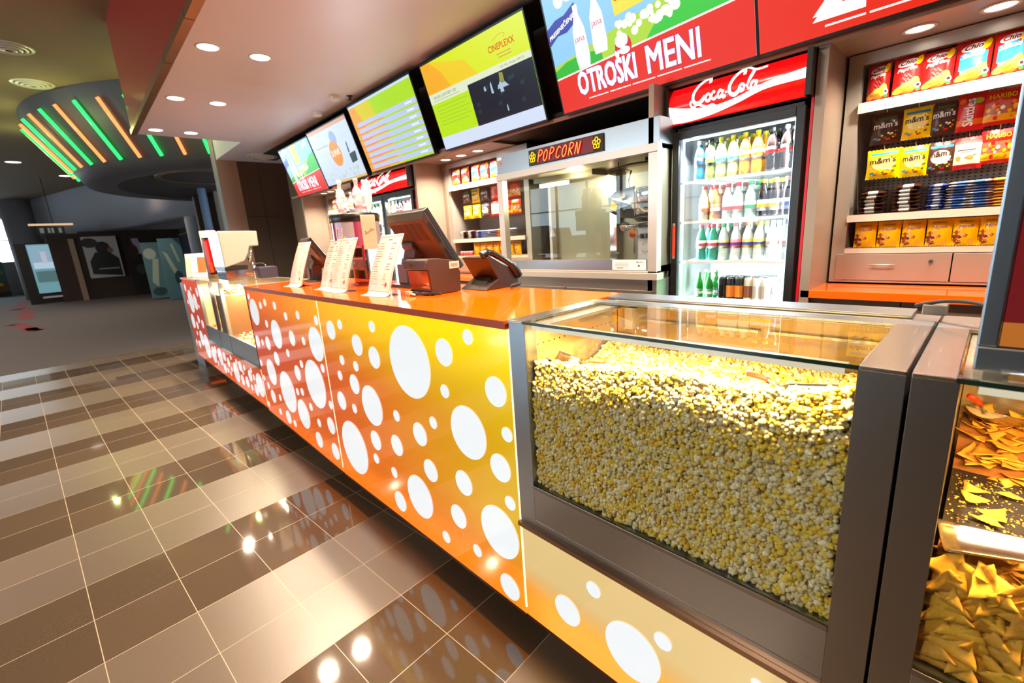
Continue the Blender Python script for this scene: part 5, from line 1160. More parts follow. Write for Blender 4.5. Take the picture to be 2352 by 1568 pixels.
# the rest of the heap (hidden layers, far right) and the crumbs on the tray
mb = MB(); nx, ny = 24, 18
gx = np.linspace(-.006, .735, nx); gy = np.linspace(.985, 1.42, ny)
mb.add([(x, y, hchip(x, y)-.022) for y in gy for x in gx], [(j*nx+i, j*nx+i+1, (j+1)*nx+i+1, (j+1)*nx+i) for j in range(ny-1) for i in range(nx-1)], mat('chip_filling', srgb(150, 92, 34), .8, noise=.4, nscale=60))
mb.add([(x, .985, hchip(x, .985)-.022) for x in gx]+[(x, .985, .512) for x in gx], [(nx+i, nx+i+1, i+1, i) for i in range(nx-1)], mb.mats[0])
for _ in range(650):
    x, y = rc.uniform(.26, .73), rc.uniform(.97, 1.41); z = hchip(x, y)+rc.uniform(-.015, .01); s = rc.uniform(.02, .033); E_ = Euler((rc.uniform(-.8, .8)+(1.2 if y < .99 else 0), rc.uniform(-.7, .7), rc.uniform(0, 6)))
    t3 = [Vector((s*math.cos(a), s*math.sin(a), 0)) for a in (0, 2.1, 4.2)]; mb.add([tuple(E_.to_matrix()@p+Vector((x, y, z))) for p in t3], [(0, 1, 2)], CM)
for _ in range(900):
    x, y = rc.uniform(-.004, .3), rc.uniform(1.09, 1.33); z = max(.8685, hchip(x, y)-.02); s = abs(rc.gauss(0, .0014))+.0009; a0 = rc.uniform(0, 6)
    mb.add([(x+s*math.cos(a0+q), y+s*math.sin(a0+q), z+rc.uniform(0, .003)) for q in (0, 2, 4.2)]+[(x, y, z+s)], [(0, 1, 3), (1, 2, 3), (2, 0, 3)], CM)
mb.build('tortilla_chips', kind='stuff', label='rest of the tortilla chip heap with loose crumbs in the nacho case', cat='tortilla chips')
mb = MB(); mb.box(-.006, .735, 1.09, 1.37, .856, .868, mat('dark_tray', (.022, .018, .016), .6, .0, noise=.4, nscale=70))
for i in range(30):
    for j in range(3): mb.lathe([(.003, 0), (.003, .0008)], (.01+.018*i, 1.108+.012*j, .868), 8, BLACK)
mb.build('crumb_tray', label='dark perforated crumb tray in the middle of the nacho case', cat='tray')
REDH = mat('red_plastic_handle', srgb(220, 50, 20), .3)
scoop('chip_scoop', 'steel scoop with red handle lying on the back tortilla chips', (.055, 1.375, .985), math.radians(158), .40, .60, REDH, False, .08)
scoop('chip_scoop', 'broad steel scoop lying across the front tortilla chips', (-.0, 1.01, .868), math.radians(-78), .12, .95, REDH, False, .05)
# ================================================================== STEEL KIOSK SCREEN AT THE RIGHT EDGE
t = thing('kiosk_screen', 'steel framed upright screen standing on the nacho case at the right edge', 'screen', (.35, 1.03, 1.197))
KW, KZ0, KZ1, KYf = .62, 1.197, 2.05, .99
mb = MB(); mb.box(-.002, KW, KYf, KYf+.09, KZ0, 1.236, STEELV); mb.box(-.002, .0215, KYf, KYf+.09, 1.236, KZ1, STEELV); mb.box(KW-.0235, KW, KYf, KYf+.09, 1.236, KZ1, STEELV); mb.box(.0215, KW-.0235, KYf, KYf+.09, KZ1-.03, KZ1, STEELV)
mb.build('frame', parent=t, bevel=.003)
mb = MB(); mb.box(.0215, KW-.0235, KYf+.006, KYf+.08, 1.236, KZ1-.03, BLACK); mb.rect(.0225, KW-.025, 1.238, KZ1-.032, KYf+.005, em(srgb(120, 22, 26), .8)); mb.rect(.0225, KW-.025, 1.238, 1.275, KYf+.0045, em(srgb(190, 110, 40), .9))
mb.flat([(.05, 1.262), (.075, 1.305), (.10, 1.30), (.09, 1.262)], KYf+.004, em(srgb(240, 200, 60), .9)); mb.disc(.062, 1.245, .010, KYf+.0042, em(srgb(80, 10, 30), .8), 16)
mb.build('display', parent=t)
mb = MB(); mb.tube([(.03, KYf-.006, 1.200), (.25, KYf-.02, 1.202), (.6, KYf-.006, 1.200)], .003, CHROME, 8); mb.build('base_lip', parent=t)
mb = MB(); mb.tube(crm([(-.12, 1.50, 1.215), (-.06, 1.46, 1.235), (.0, 1.42, 1.235), (.05, 1.36, 1.215), (.08, 1.2, 1.203)], 6), .0045, BLACKM, 8)
o = mb.build('power_cable'); tag(o, 'thick grey cable looping over the back of the two cases', 'cable')
mb = MB(); mb.box(-.105, -.06, 1.47, 1.51, 1.197, 1.222, DSTEEL); o = mb.build('cable_clip', bevel=.002); tag(o, 'small steel bracket behind the gap between both cases', 'bracket')

# ================================================================== THINGS ON THE COUNTER
PAPER = mat('menu_paper', srgb(232, 208, 196), .25, coat=.2); PRED = mat('menu_red_print', srgb(214, 70, 50), .4); PGR = mat('menu_grey_print', srgb(140, 100, 92), .4)
def card(lab, x0, x1, y, zt=.30, lean=.11):
    w_ = x1-x0; t = thing('menu_card_stand', lab, 'menu card', ((x0+x1)/2, y, TOP), 'white menu cards in stands along the counter front')
    prof = crm([(-.045, .0025), (-.02, .004), (0, .014), (.012, .05), (.035, .12), (lean*.62, zt*.68), (lean, zt)], 5)
    n = len(prof); V = lambda f, off=0: [(f, a-off, b+off*.3) for a, b in prof]
    mb = MB(); mb.add(V(-w_/2)+V(w_/2), [(i, n+i, n+i+1, i+1) for i in range(n-1)], PAPER, True)
    sheet = mb.build('sheet', parent=t, local=True); so = sheet.modifiers.new('thickness', 'SOLIDIFY'); so.thickness = .0018; so.offset = -1
    mb = MB()
    def yz(z):
        for (a, b), (c, d) in zip(prof, prof[1:]):
            if b <= z <= d: f = (z-b)/(d-b); return a+(c-a)*f
        return prof[-1][0]
    def strip(xa, xb, za, zb, m):
        N_ = max(1, int((zb-za)/.03)); 
        for k in range(N_):
            p, q_ = za+(zb-za)*k/N_, za+(zb-za)*(k+1)/N_; mb.add([(xa, yz(p)-.0012, p), (xb, yz(p)-.0012, p), (xb, yz(q_)-.0012, q_), (xa, yz(q_)-.0012, q_)], [(0, 1, 2, 3)], m)
    e = .006
    strip(-w_/2+e, -w_/2+e+.002, .02, zt-.008, PRED); strip(w_/2-e-.002, w_/2-e, .02, zt-.008, PRED); strip(-w_/2+e, w_/2-e, zt-.010, zt-.008, PRED); strip(-w_/2+e, w_/2-e, .020, .0216, PRED)
    r = random.Random(int(abs(x0)*100))
    strip(-.02, .02, zt-.026, zt-.023, PGR)
    for k in range(17):
        zz = zt-.045-.0125*k; strip(-w_/2+.016, -w_/2+.016+r.uniform(.03, .07), zz, zz+.0022, PGR)
        if k % 4 != 3: strip(w_*.12, w_*.12+r.uniform(.02, .05), zz, zz+.0022, PRED if 'digits' in lab else PGR)
    cz = .055; mb.add([(w_*.28+.011*math.cos(a), yz(cz+.011*math.sin(a))-.0013, cz+.011*math.sin(a)) for a in [i*math.pi/10 for i in range(20)]], [tuple(range(20))], PRED)
    mb.build('print', parent=t, local=True)
    mb = MB(); mb.add([(-w_/2-.003, -.05, .0012), (w_/2+.003, -.05, .0012), (w_/2+.003, .075, .0012), (-w_/2-.003, .075, .0012)], [(0, 1, 2, 3)], ACRYL); mb.add([(-w_/2, .005, .001), (w_/2, .005, .001), (w_/2, lean+.004, zt+.004), (-w_/2, lean+.004, zt+.004)], [(0, 1, 2, 3)], ACRYL); mb.build('acrylic_holder', parent=t, local=True)
card('white menu card with a red seal, nearest the receipt printer', -2.275, -2.045, 1.10, lean=.12)
card('white menu card with red digits, front half of the middle pair', -2.735, -2.515, 1.09)
card('white menu card with grey lines, left half of the middle pair', -2.955, -2.765, 1.115)
card('white menu card in front of the far payment terminal', -3.52, -3.28, 1.11)
# payment terminals
BR = mat('terminal_shell', srgb(62, 49, 41), .35, noise=.05, nscale=200); BLU2 = mat('terminal_stand', srgb(62, 66, 78), .4); VENT = mat('vent_slots', (.008, .006, .005), .6); OGL = mat('side_orange_reflection', srgb(190, 96, 40), .35)  # side colour holds the countertop's orange reflection; no part uses it
def terminal(lab, loc, s=1.0, rz=0.0):
    t = thing('payment_terminal', lab, 'terminal', loc, rot=(0, 0, rz)); W_, L_ = .36, .345
    e1 = Vector((0, -.187, .29)).normalized(); nb = Vector((0, -.84, -.54)).normalized(); O = Vector((0, .06, .100))
    def pt(a, b, c): return tuple(O+Vector((a, 0, 0))+e1*b+nb*c)
    def slab(mb, a0, a1, b0, b1, c0, c1, m): mb.hexa([pt(a0, b0, c1), pt(a1, b0, c1), pt(a1, b0, c0), pt(a0, b0, c0), pt(a0, b1, c1), pt(a1, b1, c1), pt(a1, b1, c0), pt(a0, b1, c0)], m)
    mb = MB(); slab(mb, -W_/2, W_/2, 0, L_, 0, .028, BLACK); mb.build('display_head', parent=t, local=True, bevel=.004)
    mb = MB(); mb.hexa([pt(-W_/2+.02, .05, .058), pt(W_/2-.01, .05, .058), pt(W_/2, .02, .028), pt(-W_/2, .02, .028), pt(-W_/2+.02, L_-.03, .058), pt(W_/2-.01, L_-.03, .058), pt(W_/2, L_, .028), pt(-W_/2, L_, .028)], BR)
    bk = mb.build('rear_cover', parent=t, local=True, bevel=.003)
    mb = MB()
    for i in range(5):
        for k in range(16):
            a = -W_/2+.035+i*.058; b = L_-.05-.0062*k; mb.add([pt(a, b-.0017, .0588), pt(a+.050, b-.0017, .0588), pt(a+.050, b+.0017, .0588), pt(a, b+.0017, .0588)], [(0, 1, 2, 3)], VENT)
    mb.build('rear_vents', parent=bk, local=True)
    for g in range(2):
        mb = MB()
        for k in range(24):
            b = L_-.06-.0048*k-.15*g; mb.add([pt(W_/2+.0008, b-.0013, .033), pt(W_/2+.0008, b+.0013, .033), pt(W_/2-.006, b+.0013, .051), pt(W_/2-.006, b-.0013, .051)], [(0, 1, 2, 3)], VENT)
        mb.build('side_vents', parent=bk, local=True)
    mb = MB(); mb.hexa([(-.175, -.13, .0), (-.045, -.13, .0), (-.045, -.04, .0), (-.175, -.04, .0), (-.15, -.105, .15), (-.04, -.105, .15), (-.04, -.02, .15), (-.15, -.02, .15)], BLU2); mb.box(-.155, -.065, -.136, -.118, .02, .12, BLU2); mb.hexa([(-.145, -.10, .15), (-.03, -.10, .15), (-.03, -.04, .15), (-.145, -.04, .15), (-.13, -.085, .215), (-.03, -.085, .215), (-.03, -.01, .215), (-.13, -.01, .215)], BLU2); mb.lathe([(.028, -.13), (.028, -.03)], (0, -.08, .215), 16, BLU2, 'x')
    mb.build('stand', parent=t, local=True, bevel=.004)
    mb = MB(); mb.hexa([(-.20, -.17, 0), (.06, -.17, 0), (.06, .05, 0), (-.20, .05, 0), (-.19, -.155, .016), (.05, -.155, .016), (.05, .04, .022), (-.19, .04, .022)], BLACK); mb.build('base', parent=t, local=True, bevel=.003)
    mb = MB(); mb.add([pt(-W_/2+.015, .015, -.0005), pt(W_/2-.015, .015, -.0005), pt(W_/2-.015, L_-.015, -.0005), pt(-W_/2+.015, L_-.015, -.0005)], [(3, 2, 1, 0)], em(srgb(180, 200, 220), .6)); mb.build('touchscreen', parent=t, local=True)
    t.scale = (s,)*3; return t
T1 = terminal('large brown backed payment terminal beside the receipt printer', (-2.265, 1.53, TOP), 1.10)
bpy.context.view_layer.update(); kids(T1); [kids(c) for c in kids(T1)]
dup(T1, (-3.62, 1.43, TOP), 'smaller looking far payment terminal behind the leftmost menu card', rotz=-.15, scale=.86)
t = thing('cash_screen', 'dark small customer screen behind the drink bottle tower', 'screen', (-2.58, 1.57, TOP)); mb = MB(); mb.hexa([(-.10, -.02, .26), (.10, -.02, .26), (.10, .02, .24), (-.10, .02, .24), (-.10, -.07, .40), (.10, -.07, .40), (.10, -.03, .41), (-.10, -.03, .41)], BLACK); mb.build('screen_head', parent=t, local=True, bevel=.004)
mb = MB(); mb.box(-.02, .02, -.02, .02, .0, .26, BLU2); mb.box(-.08, .08, -.06, .06, 0, .012, BLACK); mb.build('screen_foot', parent=t, local=True)
# receipt printer
t = thing('receipt_printer', 'brown receipt printer with a pale sticker at the near end of the counter', 'printer', (-1.93, 1.29, TOP))
x0, x1 = -2.03, -1.835; mb = MB()
prof = [(1.195, TOP+.002), (1.385, TOP+.002), (1.390, TOP+.10), (1.36, TOP+.155), (1.27, TOP+.172), (1.205, TOP+.172), (1.192, TOP+.155), (1.190, TOP+.125), (1.205, TOP+.120), (1.215, TOP+.02)]
mb.prism(prof[::-1], x0, x1, BR, axis='x'); mb.build('case', parent=t, bevel=.004)
mb = MB(); mb.hexa([(x0+.012, 1.209, TOP+.025), (x1-.012, 1.209, TOP+.025), (x1-.012, 1.22, TOP+.025), (x0+.012, 1.22, TOP+.025), (x0+.012, 1.200, TOP+.118), (x1-.012, 1.200, TOP+.118), (x1-.012, 1.215, TOP+.118), (x0+.012, 1.215, TOP+.118)], mat('orange_reflection_front', srgb(160, 80, 36), .12, coat=.8)); mb.build('front_cover', parent=t)  # orange reflection of the countertop painted into the cover colour
mb = MB(); mb.box(x0+.002, x1-.002, 1.187, 1.192, TOP+.128, TOP+.165, mat('dark_grey_lid', srgb(74, 66, 60), .3)); mb.text('star', WHT, x0+.055, TOP+.140, w=.03, h=.011, y=1.1865, bold=.01); mb.build('lid_front', parent=t)
mb = MB(); zz = TOP+.118; mb.add([(x1+.0008, 1.325, zz), (x1+.0008, 1.385, zz), (x1+.0008, 1.385, zz+.034), (x1+.0008, 1.325, zz+.034)], [(0, 1, 2, 3)], pl(srgb(250, 200, 176), .5))
for k in range(9): mb.add([(x1+.0012, 1.333+.005*k, zz+.008), (x1+.0012, 1.333+.005*k+.002+.001*(k % 2), zz+.008), (x1+.0012, 1.333+.005*k+.002+.001*(k % 2), zz+.025), (x1+.0012, 1.333+.005*k, zz+.025)], [(0, 1, 2, 3)], DKT)
mb.build('sticker', parent=t)
mb = MB(); mb.tube(crm([(-2.0, 1.205, TOP+.02), (-1.97, 1.175, TOP+.012), (-1.90, 1.168, TOP+.010), (-1.86, 1.19, TOP+.012), (-1.80, 1.24, TOP+.008)], 6), .006, BLACK, 8); o = mb.build('printer_cable'); tag(o, 'black cable bundle lying in front of the receipt printer', 'cable')
mb = MB(); mb.box(-1.985, -1.945, 1.150, 1.175, TOP+.001, TOP+.022, pl(srgb(250, 190, 150), .4)); mb.tube([(-1.945, 1.16, TOP+.01), (-1.90, 1.155, TOP+.008)], .006, pl(srgb(250, 190, 150), .4), 8); o = mb.build('cable_plug', bevel=.004); tag(o, 'pale pink plug lying below the receipt printer', 'plug')
# desk phone
t = thing('desk_phone', 'black desk phone with handset at the near end of the counter', 'phone', (-1.80, 1.50, TOP))
mb = MB(); mb.prism([(1.43, TOP+.002), (1.66, TOP+.002), (1.66, TOP+.03), (1.60, TOP+.10), (1.48, TOP+.165), (1.455, TOP+.16), (1.52, TOP+.05)][::-1], -1.90, -1.70, mat('phone_shell', srgb(48, 37, 31), .3), axis='x'); mb.build('phone_body', parent=t, bevel=.004)
mb = MB(); mb.tube(crm([(-1.735, 1.452, TOP+.168), (-1.725, 1.49, TOP+.182), (-1.71, 1.56, TOP+.148), (-1.70, 1.62, TOP+.105), (-1.695, 1.66, TOP+.05)], 6), [.021]*6+[.015]*12+[.021]*7, BLACK, 12); mb.build('handset', parent=t)
mb = MB(); mb.tube([(-1.67+.012*math.cos(a*1.3)+.0009*a, 1.64-.002*a, TOP+.014+.008*math.sin(a*1.3)) for a in range(60)], .0022, BLACK, 6); mb.build('coiled_cord', parent=t)
mb = MB(); mb.add([(-1.899+.04*i, 1.485+.028*j, TOP+.162-.0145*j+.001) for i in range(0) for j in range(0)], [], WHT)
mb = MB(); mb.prism([(1.45, TOP+.001), (1.53, TOP+.001), (1.50, TOP+.06)], -1.86, -1.74, BLACK, axis='x'); mb.build('rest_foot', parent=t)
# drink bottle tower
C2 = (-2.88, 1.37); t = thing('straw_tower', 'round tower with purple panels and black rim behind the middle menu cards', 'dispenser', (*C2, TOP))
PURP = mat('purple_panel', srgb(150, 60, 96), .2, coat=.5, emit=srgb(120, 40, 80), es=.12); SILVP = mat('silver_panel', srgb(210, 204, 214), .2, .3); TRED = glass('red_tinted_acrylic', (.72, .38, .34), 1.5, .02)  # weak emission puts a glow into the purple tower panels
mb = MB(); mb.lathe([(.065, 0), (.065, .008), (.05, .014)], (*C2, TOP+.001), 28, TRED); mb.lathe([(.052, .01), (.052, .26)], (*C2, TOP), 24, TRED); mb.build('tower_column', parent=t)
mb = MB()
for k in range(12):
    a0, a1 = k*math.pi/6, (k+1)*math.pi/6; n = 4; r_ = .150; vs = []
    for zz in (TOP+.255, TOP+.40): vs += [(C2[0]+r_*math.cos(a0+(a1-a0)*i/n), C2[1]+r_*math.sin(a0+(a1-a0)*i/n), zz) for i in range(n+1)]
    mb.add(vs, [(i, i+1, n+2+i, n+1+i) for i in range(n)], PURP if k % 3 != 1 else SILVP, True)
mb.lathe([(.0, 0), (.150, .0)], (*C2, TOP+.255), 36, PURP, caps=False)
drum = mb.build('panel_drum', parent=t)
mb = MB()   # pale script on the curved panel
for Pp in ([(.9, 1.9), (.5, 2.2), (.15, 1.2), (.3, .3), (.8, .3)], [(1.2, .9), (1.0, .5), (1.3, .2), (1.5, .7), (1.2, .9)], [(1.7, .4), (2.0, 1.7), (2.1, 2.2), (1.95, 1.6), (1.9, .3), (2.2, .4)], [(2.6, .9), (2.35, .5), (2.6, .2), (2.85, .8), (2.9, .2)]):
    Q = crm(Pp, 5); th0 = -1.35; mb.tube([(C2[0]+.1515*math.cos(th0+a*.16), C2[1]+.1515*math.sin(th0+a*.16), TOP+.27+b*.045) for a, b in Q], .0022, pl(srgb(240, 220, 180), .3), 5)
mb.build('script', parent=drum)
mb = MB(); mb.lathe([(.153, .40), (.156, .405), (.156, .445), (.150, .452), (.06, .452)], (*C2, TOP), 40, BLACK); mb.build('rim', parent=t)
BOTC = mat('clear_bottle_plastic', (.85, .88, .92), .15, alpha=.38)
t2 = thing('sports_bottle', 'x', 'bottle', (0, 0, 0)); mb = MB(); mb.lathe([(.026, 0), (.030, .008), (.028, .06), (.024, .08), (.030, .10), (.026, .145), (.012, .165), (.012, .19), (.016, .195), (.014, .215)], seg=18, m=BOTC); mb.build('bottle_body', parent=t2, local=True)
mb = MB(); mb.lathe([(.0305, .11), (.0295, .125)], seg=16, m=WHT, caps=False); mb.lathe([(.0288, .03), (.0286, .045)], seg=16, m=PINK, caps=False); mb.disc(0, .05, .012, -.0295, RED_, 10); mb.disc(0.004, .035, .008, -.0300, GRN, 10); mb.build('bottle_print', parent=t2, local=True)
t2.location = (C2[0]-.095, C2[1]-.03, TOP+.453); bpy.context.view_layer.update(); kids(t2); t2['label'] = 'clear plastic bottle at the left on the rim of the straw tower'; t2['group'] = 'clear bottles on the straw tower'
for (dx, dy, s), lb in zip(((-.03, .06, .75), (-.03, -.07, .62), (.03, -.02, .6), (.045, .07, .95), (.10, -.01, .95)), ('short clear bottle at the back of the straw tower', 'short clear bottle in front on the straw tower', 'lowest clear bottle in the middle of the straw tower', 'tall clear bottle at the back right of the straw tower', 'tall clear bottle at the right on the straw tower')): dup(t2, (C2[0]+dx, C2[1]+dy, TOP+.453), lb, scale=s)
mb = MB(); mb.prism([(.108+.05*math.cos(q*math.pi/8), .19+.10*math.sin(q*math.pi/8)) for q in range(16)], C2[1]+.06, C2[1]+.064, WHT); 
for v in range(len(mb.v)): a = mb.v[v]; mb.v[v] = (a[0]+C2[0]-.01, a[1], a[2]*1.0+TOP+.365)
o = mb.build('paper_cutout'); tag(o, 'white rounded paper cutout standing on the straw tower', 'cutout')
# peach placard
t = thing('placard', 'peach placard with handwritten word on a stem beside the straw tower', 'sign', (-2.55, 1.22, TOP)); mb = MB(); mb.box(-2.548, -2.542, 1.245, 1.335, 1.42, 1.615, mat('peach_card', srgb(240, 190, 160), .4)); mb.build('card', parent=t, bevel=.002)
mb = MB(); Q = crm([(0, 0), (.6, .8), (.2, 1.2), (.5, .2), (.9, .7), (1.0, .1), (1.4, .8), (1.5, .2), (2.0, 1.3), (1.9, .3), (2.4, .9), (2.5, .3), (3.0, .7)], 4); mb.tube([(-2.541, 1.258+a*.022, 1.50+a*.008+b*.018) for a, b in Q], .0011, DKT, 5); mb.build('handwriting', parent=t)
mb = MB(); mb.tube([(-2.545, 1.29, TOP+.006), (-2.545, 1.29, 1.43)], .004, ACRYL, 8); mb.lathe([(.04, 0), (.04, .005)], (-2.545, 1.29, TOP+.001), 20, ACRYL); mb.build('stem', parent=t)
# ================================================================== WARM SNACK CASE AT THE FAR END
t = thing('warm_snack_case', 'far glass case with lit trays and metal lamps set into the counter', 'display case', (-5.02, 1.25, .5)); WX0, WX1 = -6.03, -4.062
LINER = mat('warm_liner', srgb(240, 214, 170), .3, .1)
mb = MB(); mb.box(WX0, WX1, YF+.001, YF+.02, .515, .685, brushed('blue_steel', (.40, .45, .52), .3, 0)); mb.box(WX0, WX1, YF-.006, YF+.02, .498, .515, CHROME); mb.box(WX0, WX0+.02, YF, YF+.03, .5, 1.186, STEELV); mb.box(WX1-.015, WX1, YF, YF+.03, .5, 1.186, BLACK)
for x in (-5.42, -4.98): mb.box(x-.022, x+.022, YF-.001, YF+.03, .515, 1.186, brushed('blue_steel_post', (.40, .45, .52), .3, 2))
mb.build('front_frame', parent=t)
MB().box(WX0, WX1, YF+.004, YF+.009, .685, 1.184, GLASS).build('front_glass', parent=t)
mb = MB(); mb.box(WX0, WX1, YF-.002, 1.50, 1.186, 1.192, GLASS); mb.build('top_glass', parent=t)
mb = MB(); mb.box(WX0, WX1, 1.46, 1.5, .5, 1.18, LINER); mb.box(WX0, WX1, .97, 1.46, .62, .64, LINER); mb.box(WX0, WX0+.015, .97, 1.46, .5, 1.18, LINER); mb.box(WX1-.016, WX1-.001, .97, 1.46, .5, 1.18, LINER); mb.build('liner', parent=t)
mb = MB(); mb.box(-5.37, -5.03, YF+.03, 1.4, .64, 1.05, mat('brown_bin', srgb(110, 70, 30), .5)); mb.build('divider_bin', parent=t)
for x in (-5.80, -5.2, -4.62):
    l = MB().lathe([(.02, .14), (.03, .13), (.035, .07), (.13, .035), (.135, .02), (.12, .03)], (x, 1.18, 1.02), 28, em((1, .95, .8), 1.4)).build('heat_lamp', parent=t)
    mb = MB()
    for k in range(5): mb.lathe([(.05+.006*math.sin(k), .0), (.052+.006*math.sin(k), .006)], (x, 1.30, .80+.038*k), 20, DKT if 0 else CHROME)
    mb.build('coil', parent=t)
r = random.Random(9)
mb = MB()
for _ in range(420):
    x = r.choice([r.uniform(-5.98, -5.5), r.uniform(-4.92, -4.12)]); y = r.uniform(1.0, 1.42); mb.lathe([(.0, -.010), (.011, -.004), (.012, .004), (.0, .011)], (x, y, .655+r.uniform(0, .05)), 6, r.choice([CHIP, pl(srgb(250, 226, 170), .5), CHIP2]), caps=False)
for _ in range(120): mb.lathe([(.0, -.012), (.016, .0), (.0, .012)], (r.uniform(-5.35, -5.05), r.uniform(1.0, 1.38), 1.06+r.uniform(0, .05)), 6, r.choice([ORG, CHIP2]), caps=False)
mb.build('snack_pieces', kind='stuff', label='pale and orange snack pieces heaped in the far warm case', cat='snacks')
# machines standing on the far case
IV = mat('ivory_plastic', srgb(180, 178, 166), .3, coat=.3)
t = thing('sauce_dispenser', 'ivory boxy dispenser machine with spout standing on the far glass case', 'dispenser', (-5.0, 1.2, 1.193))
mb = MB(); mb.prism([(.99, 1.32), (1.16, 1.37), (1.20, 1.44), (1.22, 1.50), (1.30, 1.50), (1.305, 1.635), (.985, 1.645)], -5.22, -4.80, IV, axis='x'); mb.build('hood', parent=t, bevel=.008)
mb = MB(); mb.box(-5.2, -4.84, 1.0, 1.16, 1.194, 1.325, CHROME); mb.box(-5.2, -4.82, .99, 1.18, 1.29, 1.33, BLACK); mb.build('drip_body', parent=t)
mb = MB(); mb.tube([(-4.9, 1.24, 1.50), (-4.9, 1.235, 1.42), (-4.9, 1.225, 1.36)], [.02, .018, .012], CHROME, 10); mb.tube([(-4.85, 1.235, 1.35), (-4.85, 1.235, 1.2)], .006, CHROME, 8); mb.build('spout', parent=t)
t = thing('card_reader_box', 'dark box with cable standing right of the ivory dispenser', 'box', (-4.9, 1.33, 1.193)); MB().box(-5.0, -4.78, 1.26, 1.42, 1.194, 1.30, mat('purple_black_plastic', srgb(54, 46, 66), .35)).build('box_body', parent=t, bevel=.006)
MB().tube(crm([(-4.9, 1.27, 1.30), (-4.9, 1.25, 1.33), (-4.9, 1.33, 1.335), (-4.9, 1.36, 1.30)], 5), .004, CHROME, 6).build('box_handle', parent=t)
t = thing('poster_column', 'tall white sign roll with a red food picture at the far counter end', 'sign', (-5.72, 1.08, 1.193))
mb = MB(); mb.lathe([(.075, 1.194), (.075, 1.69)], (-5.75, 1.09, 0), 28, IV); mb.build('column_body', parent=t)
mb = MB(); 
def onc(a, z, r_=.0762): return (-5.75+r_*math.cos(a), 1.09+r_*math.sin(a), z)
for a0, a1, z0, z1, m, rr_ in ((-1.2, .1, 1.24, 1.62, BLACK, .0758), (-1.05, -.25, 1.26, 1.60, RED_, .0764), (-.9, -.5, 1.34, 1.58, PINK, .0768), (-.7, -.4, 1.26, 1.36, ORG, .0769)):
    n = 8; vs = [onc(a0+(a1-a0)*i/n, z, rr_) for z in (z0, z1) for i in range(n+1)]; mb.add(vs, [(i, i+1, n+2+i, n+1+i) for i in range(n)], m, True)
mb.build('picture', parent=t)
for i, (x, y, c, lb) in enumerate(((-6.78, 1.02, srgb(170, 210, 180), 'green and white leaflet stand farthest along the counter'), (-6.6, 1.05, srgb(226, 226, 240), 'white leaflet stand in the middle of the far leaflet group'), (-6.42, 1.08, srgb(240, 110, 60), 'orange and white leaflet stand next to the tall sign roll'))):
    t = thing('leaflet_stand', lb, 'leaflet', (x, y, TOP), 'leaflet stands at the far counter end'); mb = MB(); mb.hexa([(-.05, 0, .001), (.05, 0, .001), (.05, .004, .001), (-.05, .004, .001), (-.05, .07, .28), (.05, .07, .28), (.05, .074, .28), (-.05, .074, .28)], pl((.85, .83, .82), .3)); mb.build('sheet', parent=t, local=True)
    mb = MB(); mb.add([(-.045, .0118, .06), (.045, .0118, .06), (.045, .055, .235), (-.045, .055, .235)], [(0, 1, 2, 3)], pl(c, .3)); mb.build('picture', parent=t, local=True)
    mb = MB(); mb.box(-.05, .05, -.04, .09, 0.0005, .004, ACRYL); mb.build('foot', parent=t, local=True)
    t.rotation_euler = (0, 0, 1.0)

# ================================================================== CEILING FIXTURES
RIM = mat('white_lamp_rim', (.8, .76, .7), .3); BULB = em((1.0, .90, .74), 9)
def downlight(lab, loc, r=.075, m=BULB, cat='downlight', grp='downlights in the dropped ceiling over the counter'):
    t = thing('downlight', lab, cat, loc, grp); mb = MB(); mb.lathe([(r+.012, -.0006), (r+.012, -.004), (r, -.006), (r-.004, -.001)], seg=28, m=RIM, caps=False); mb.build('rim', parent=t, local=True)
    MB().lathe([(.001, -.002), (r-.003, -.0022)], seg=28, m=m, caps=False).build('lens', parent=t, local=True); return t
for i, (x, y) in enumerate(DL): downlight('round lit downlight, %s row from the far end, %s side' % (ORD[i//2], 'aisle' if i % 2 == 0 else 'kitchen'), (x, y, 3.0))
SB = em((1.0, .93, .80), 5)
for i, (x, y) in enumerate(SP): downlight('small lit spot over the %s snack shelving, %s from the left' % (('right', 'middle', 'far')[i//3], ORD[i % 3]), (x, y, SOFZ), .052, SB, 'downlight', 'small spots under the shelf soffits')
for i, (u, v) in enumerate(((728, 257), (769, 220))):
    p = at(u, v, z=3.0); t = thing('smoke_detector', 'round white ceiling detector, the %s one of two by the screens' % ('farther' if i == 0 else 'nearer'), 'detector', p); MB().lathe([(.0, -.05), (.045, -.05), (.055, -.03), (.055, -.001)], seg=20, m=RIM, caps=False).build('detector_body', parent=t, local=True)
p = at(803, 220, z=3.0); t = thing('sprinkler', 'small dark sprinkler head in the dropped ceiling above the screens', 'sprinkler', p); MB().lathe([(.03, -.04), (.012, -.03), (.012, -.004), (.035, -.001)], seg=12, m=DKT).build('nozzle', parent=t, local=True)
def vent(lab, u, v, z, r):
    p = at(u, v, z=z); t = thing('round_ceiling_vent', lab, 'ceiling vent', p, 'round vents in the ceilings'); mb = MB()
    for k in range(4): mb.lathe([(r*(1-.22*k), -.002-.012*k), (r*(.9-.22*k), -.02-.012*k), (r*(.82-.22*k), -.004-.012*k)], seg=32, m=RIM, caps=False)
    mb.build('rings', parent=t, local=True); MB().lathe([(.001, -.001), (r*.95, -.001)], seg=28, m=BLACKM, caps=False).build('duct', parent=t, local=True)
vent('round ring vent in the brown end of the dropped ceiling', 603, 358, 3.0, .24)
vent('round ring vent in the high ceiling beside the drum', 75, 192, CH, .26)
vent('faint round vent in the high ceiling at the left edge', 18, 108, CH, .26)
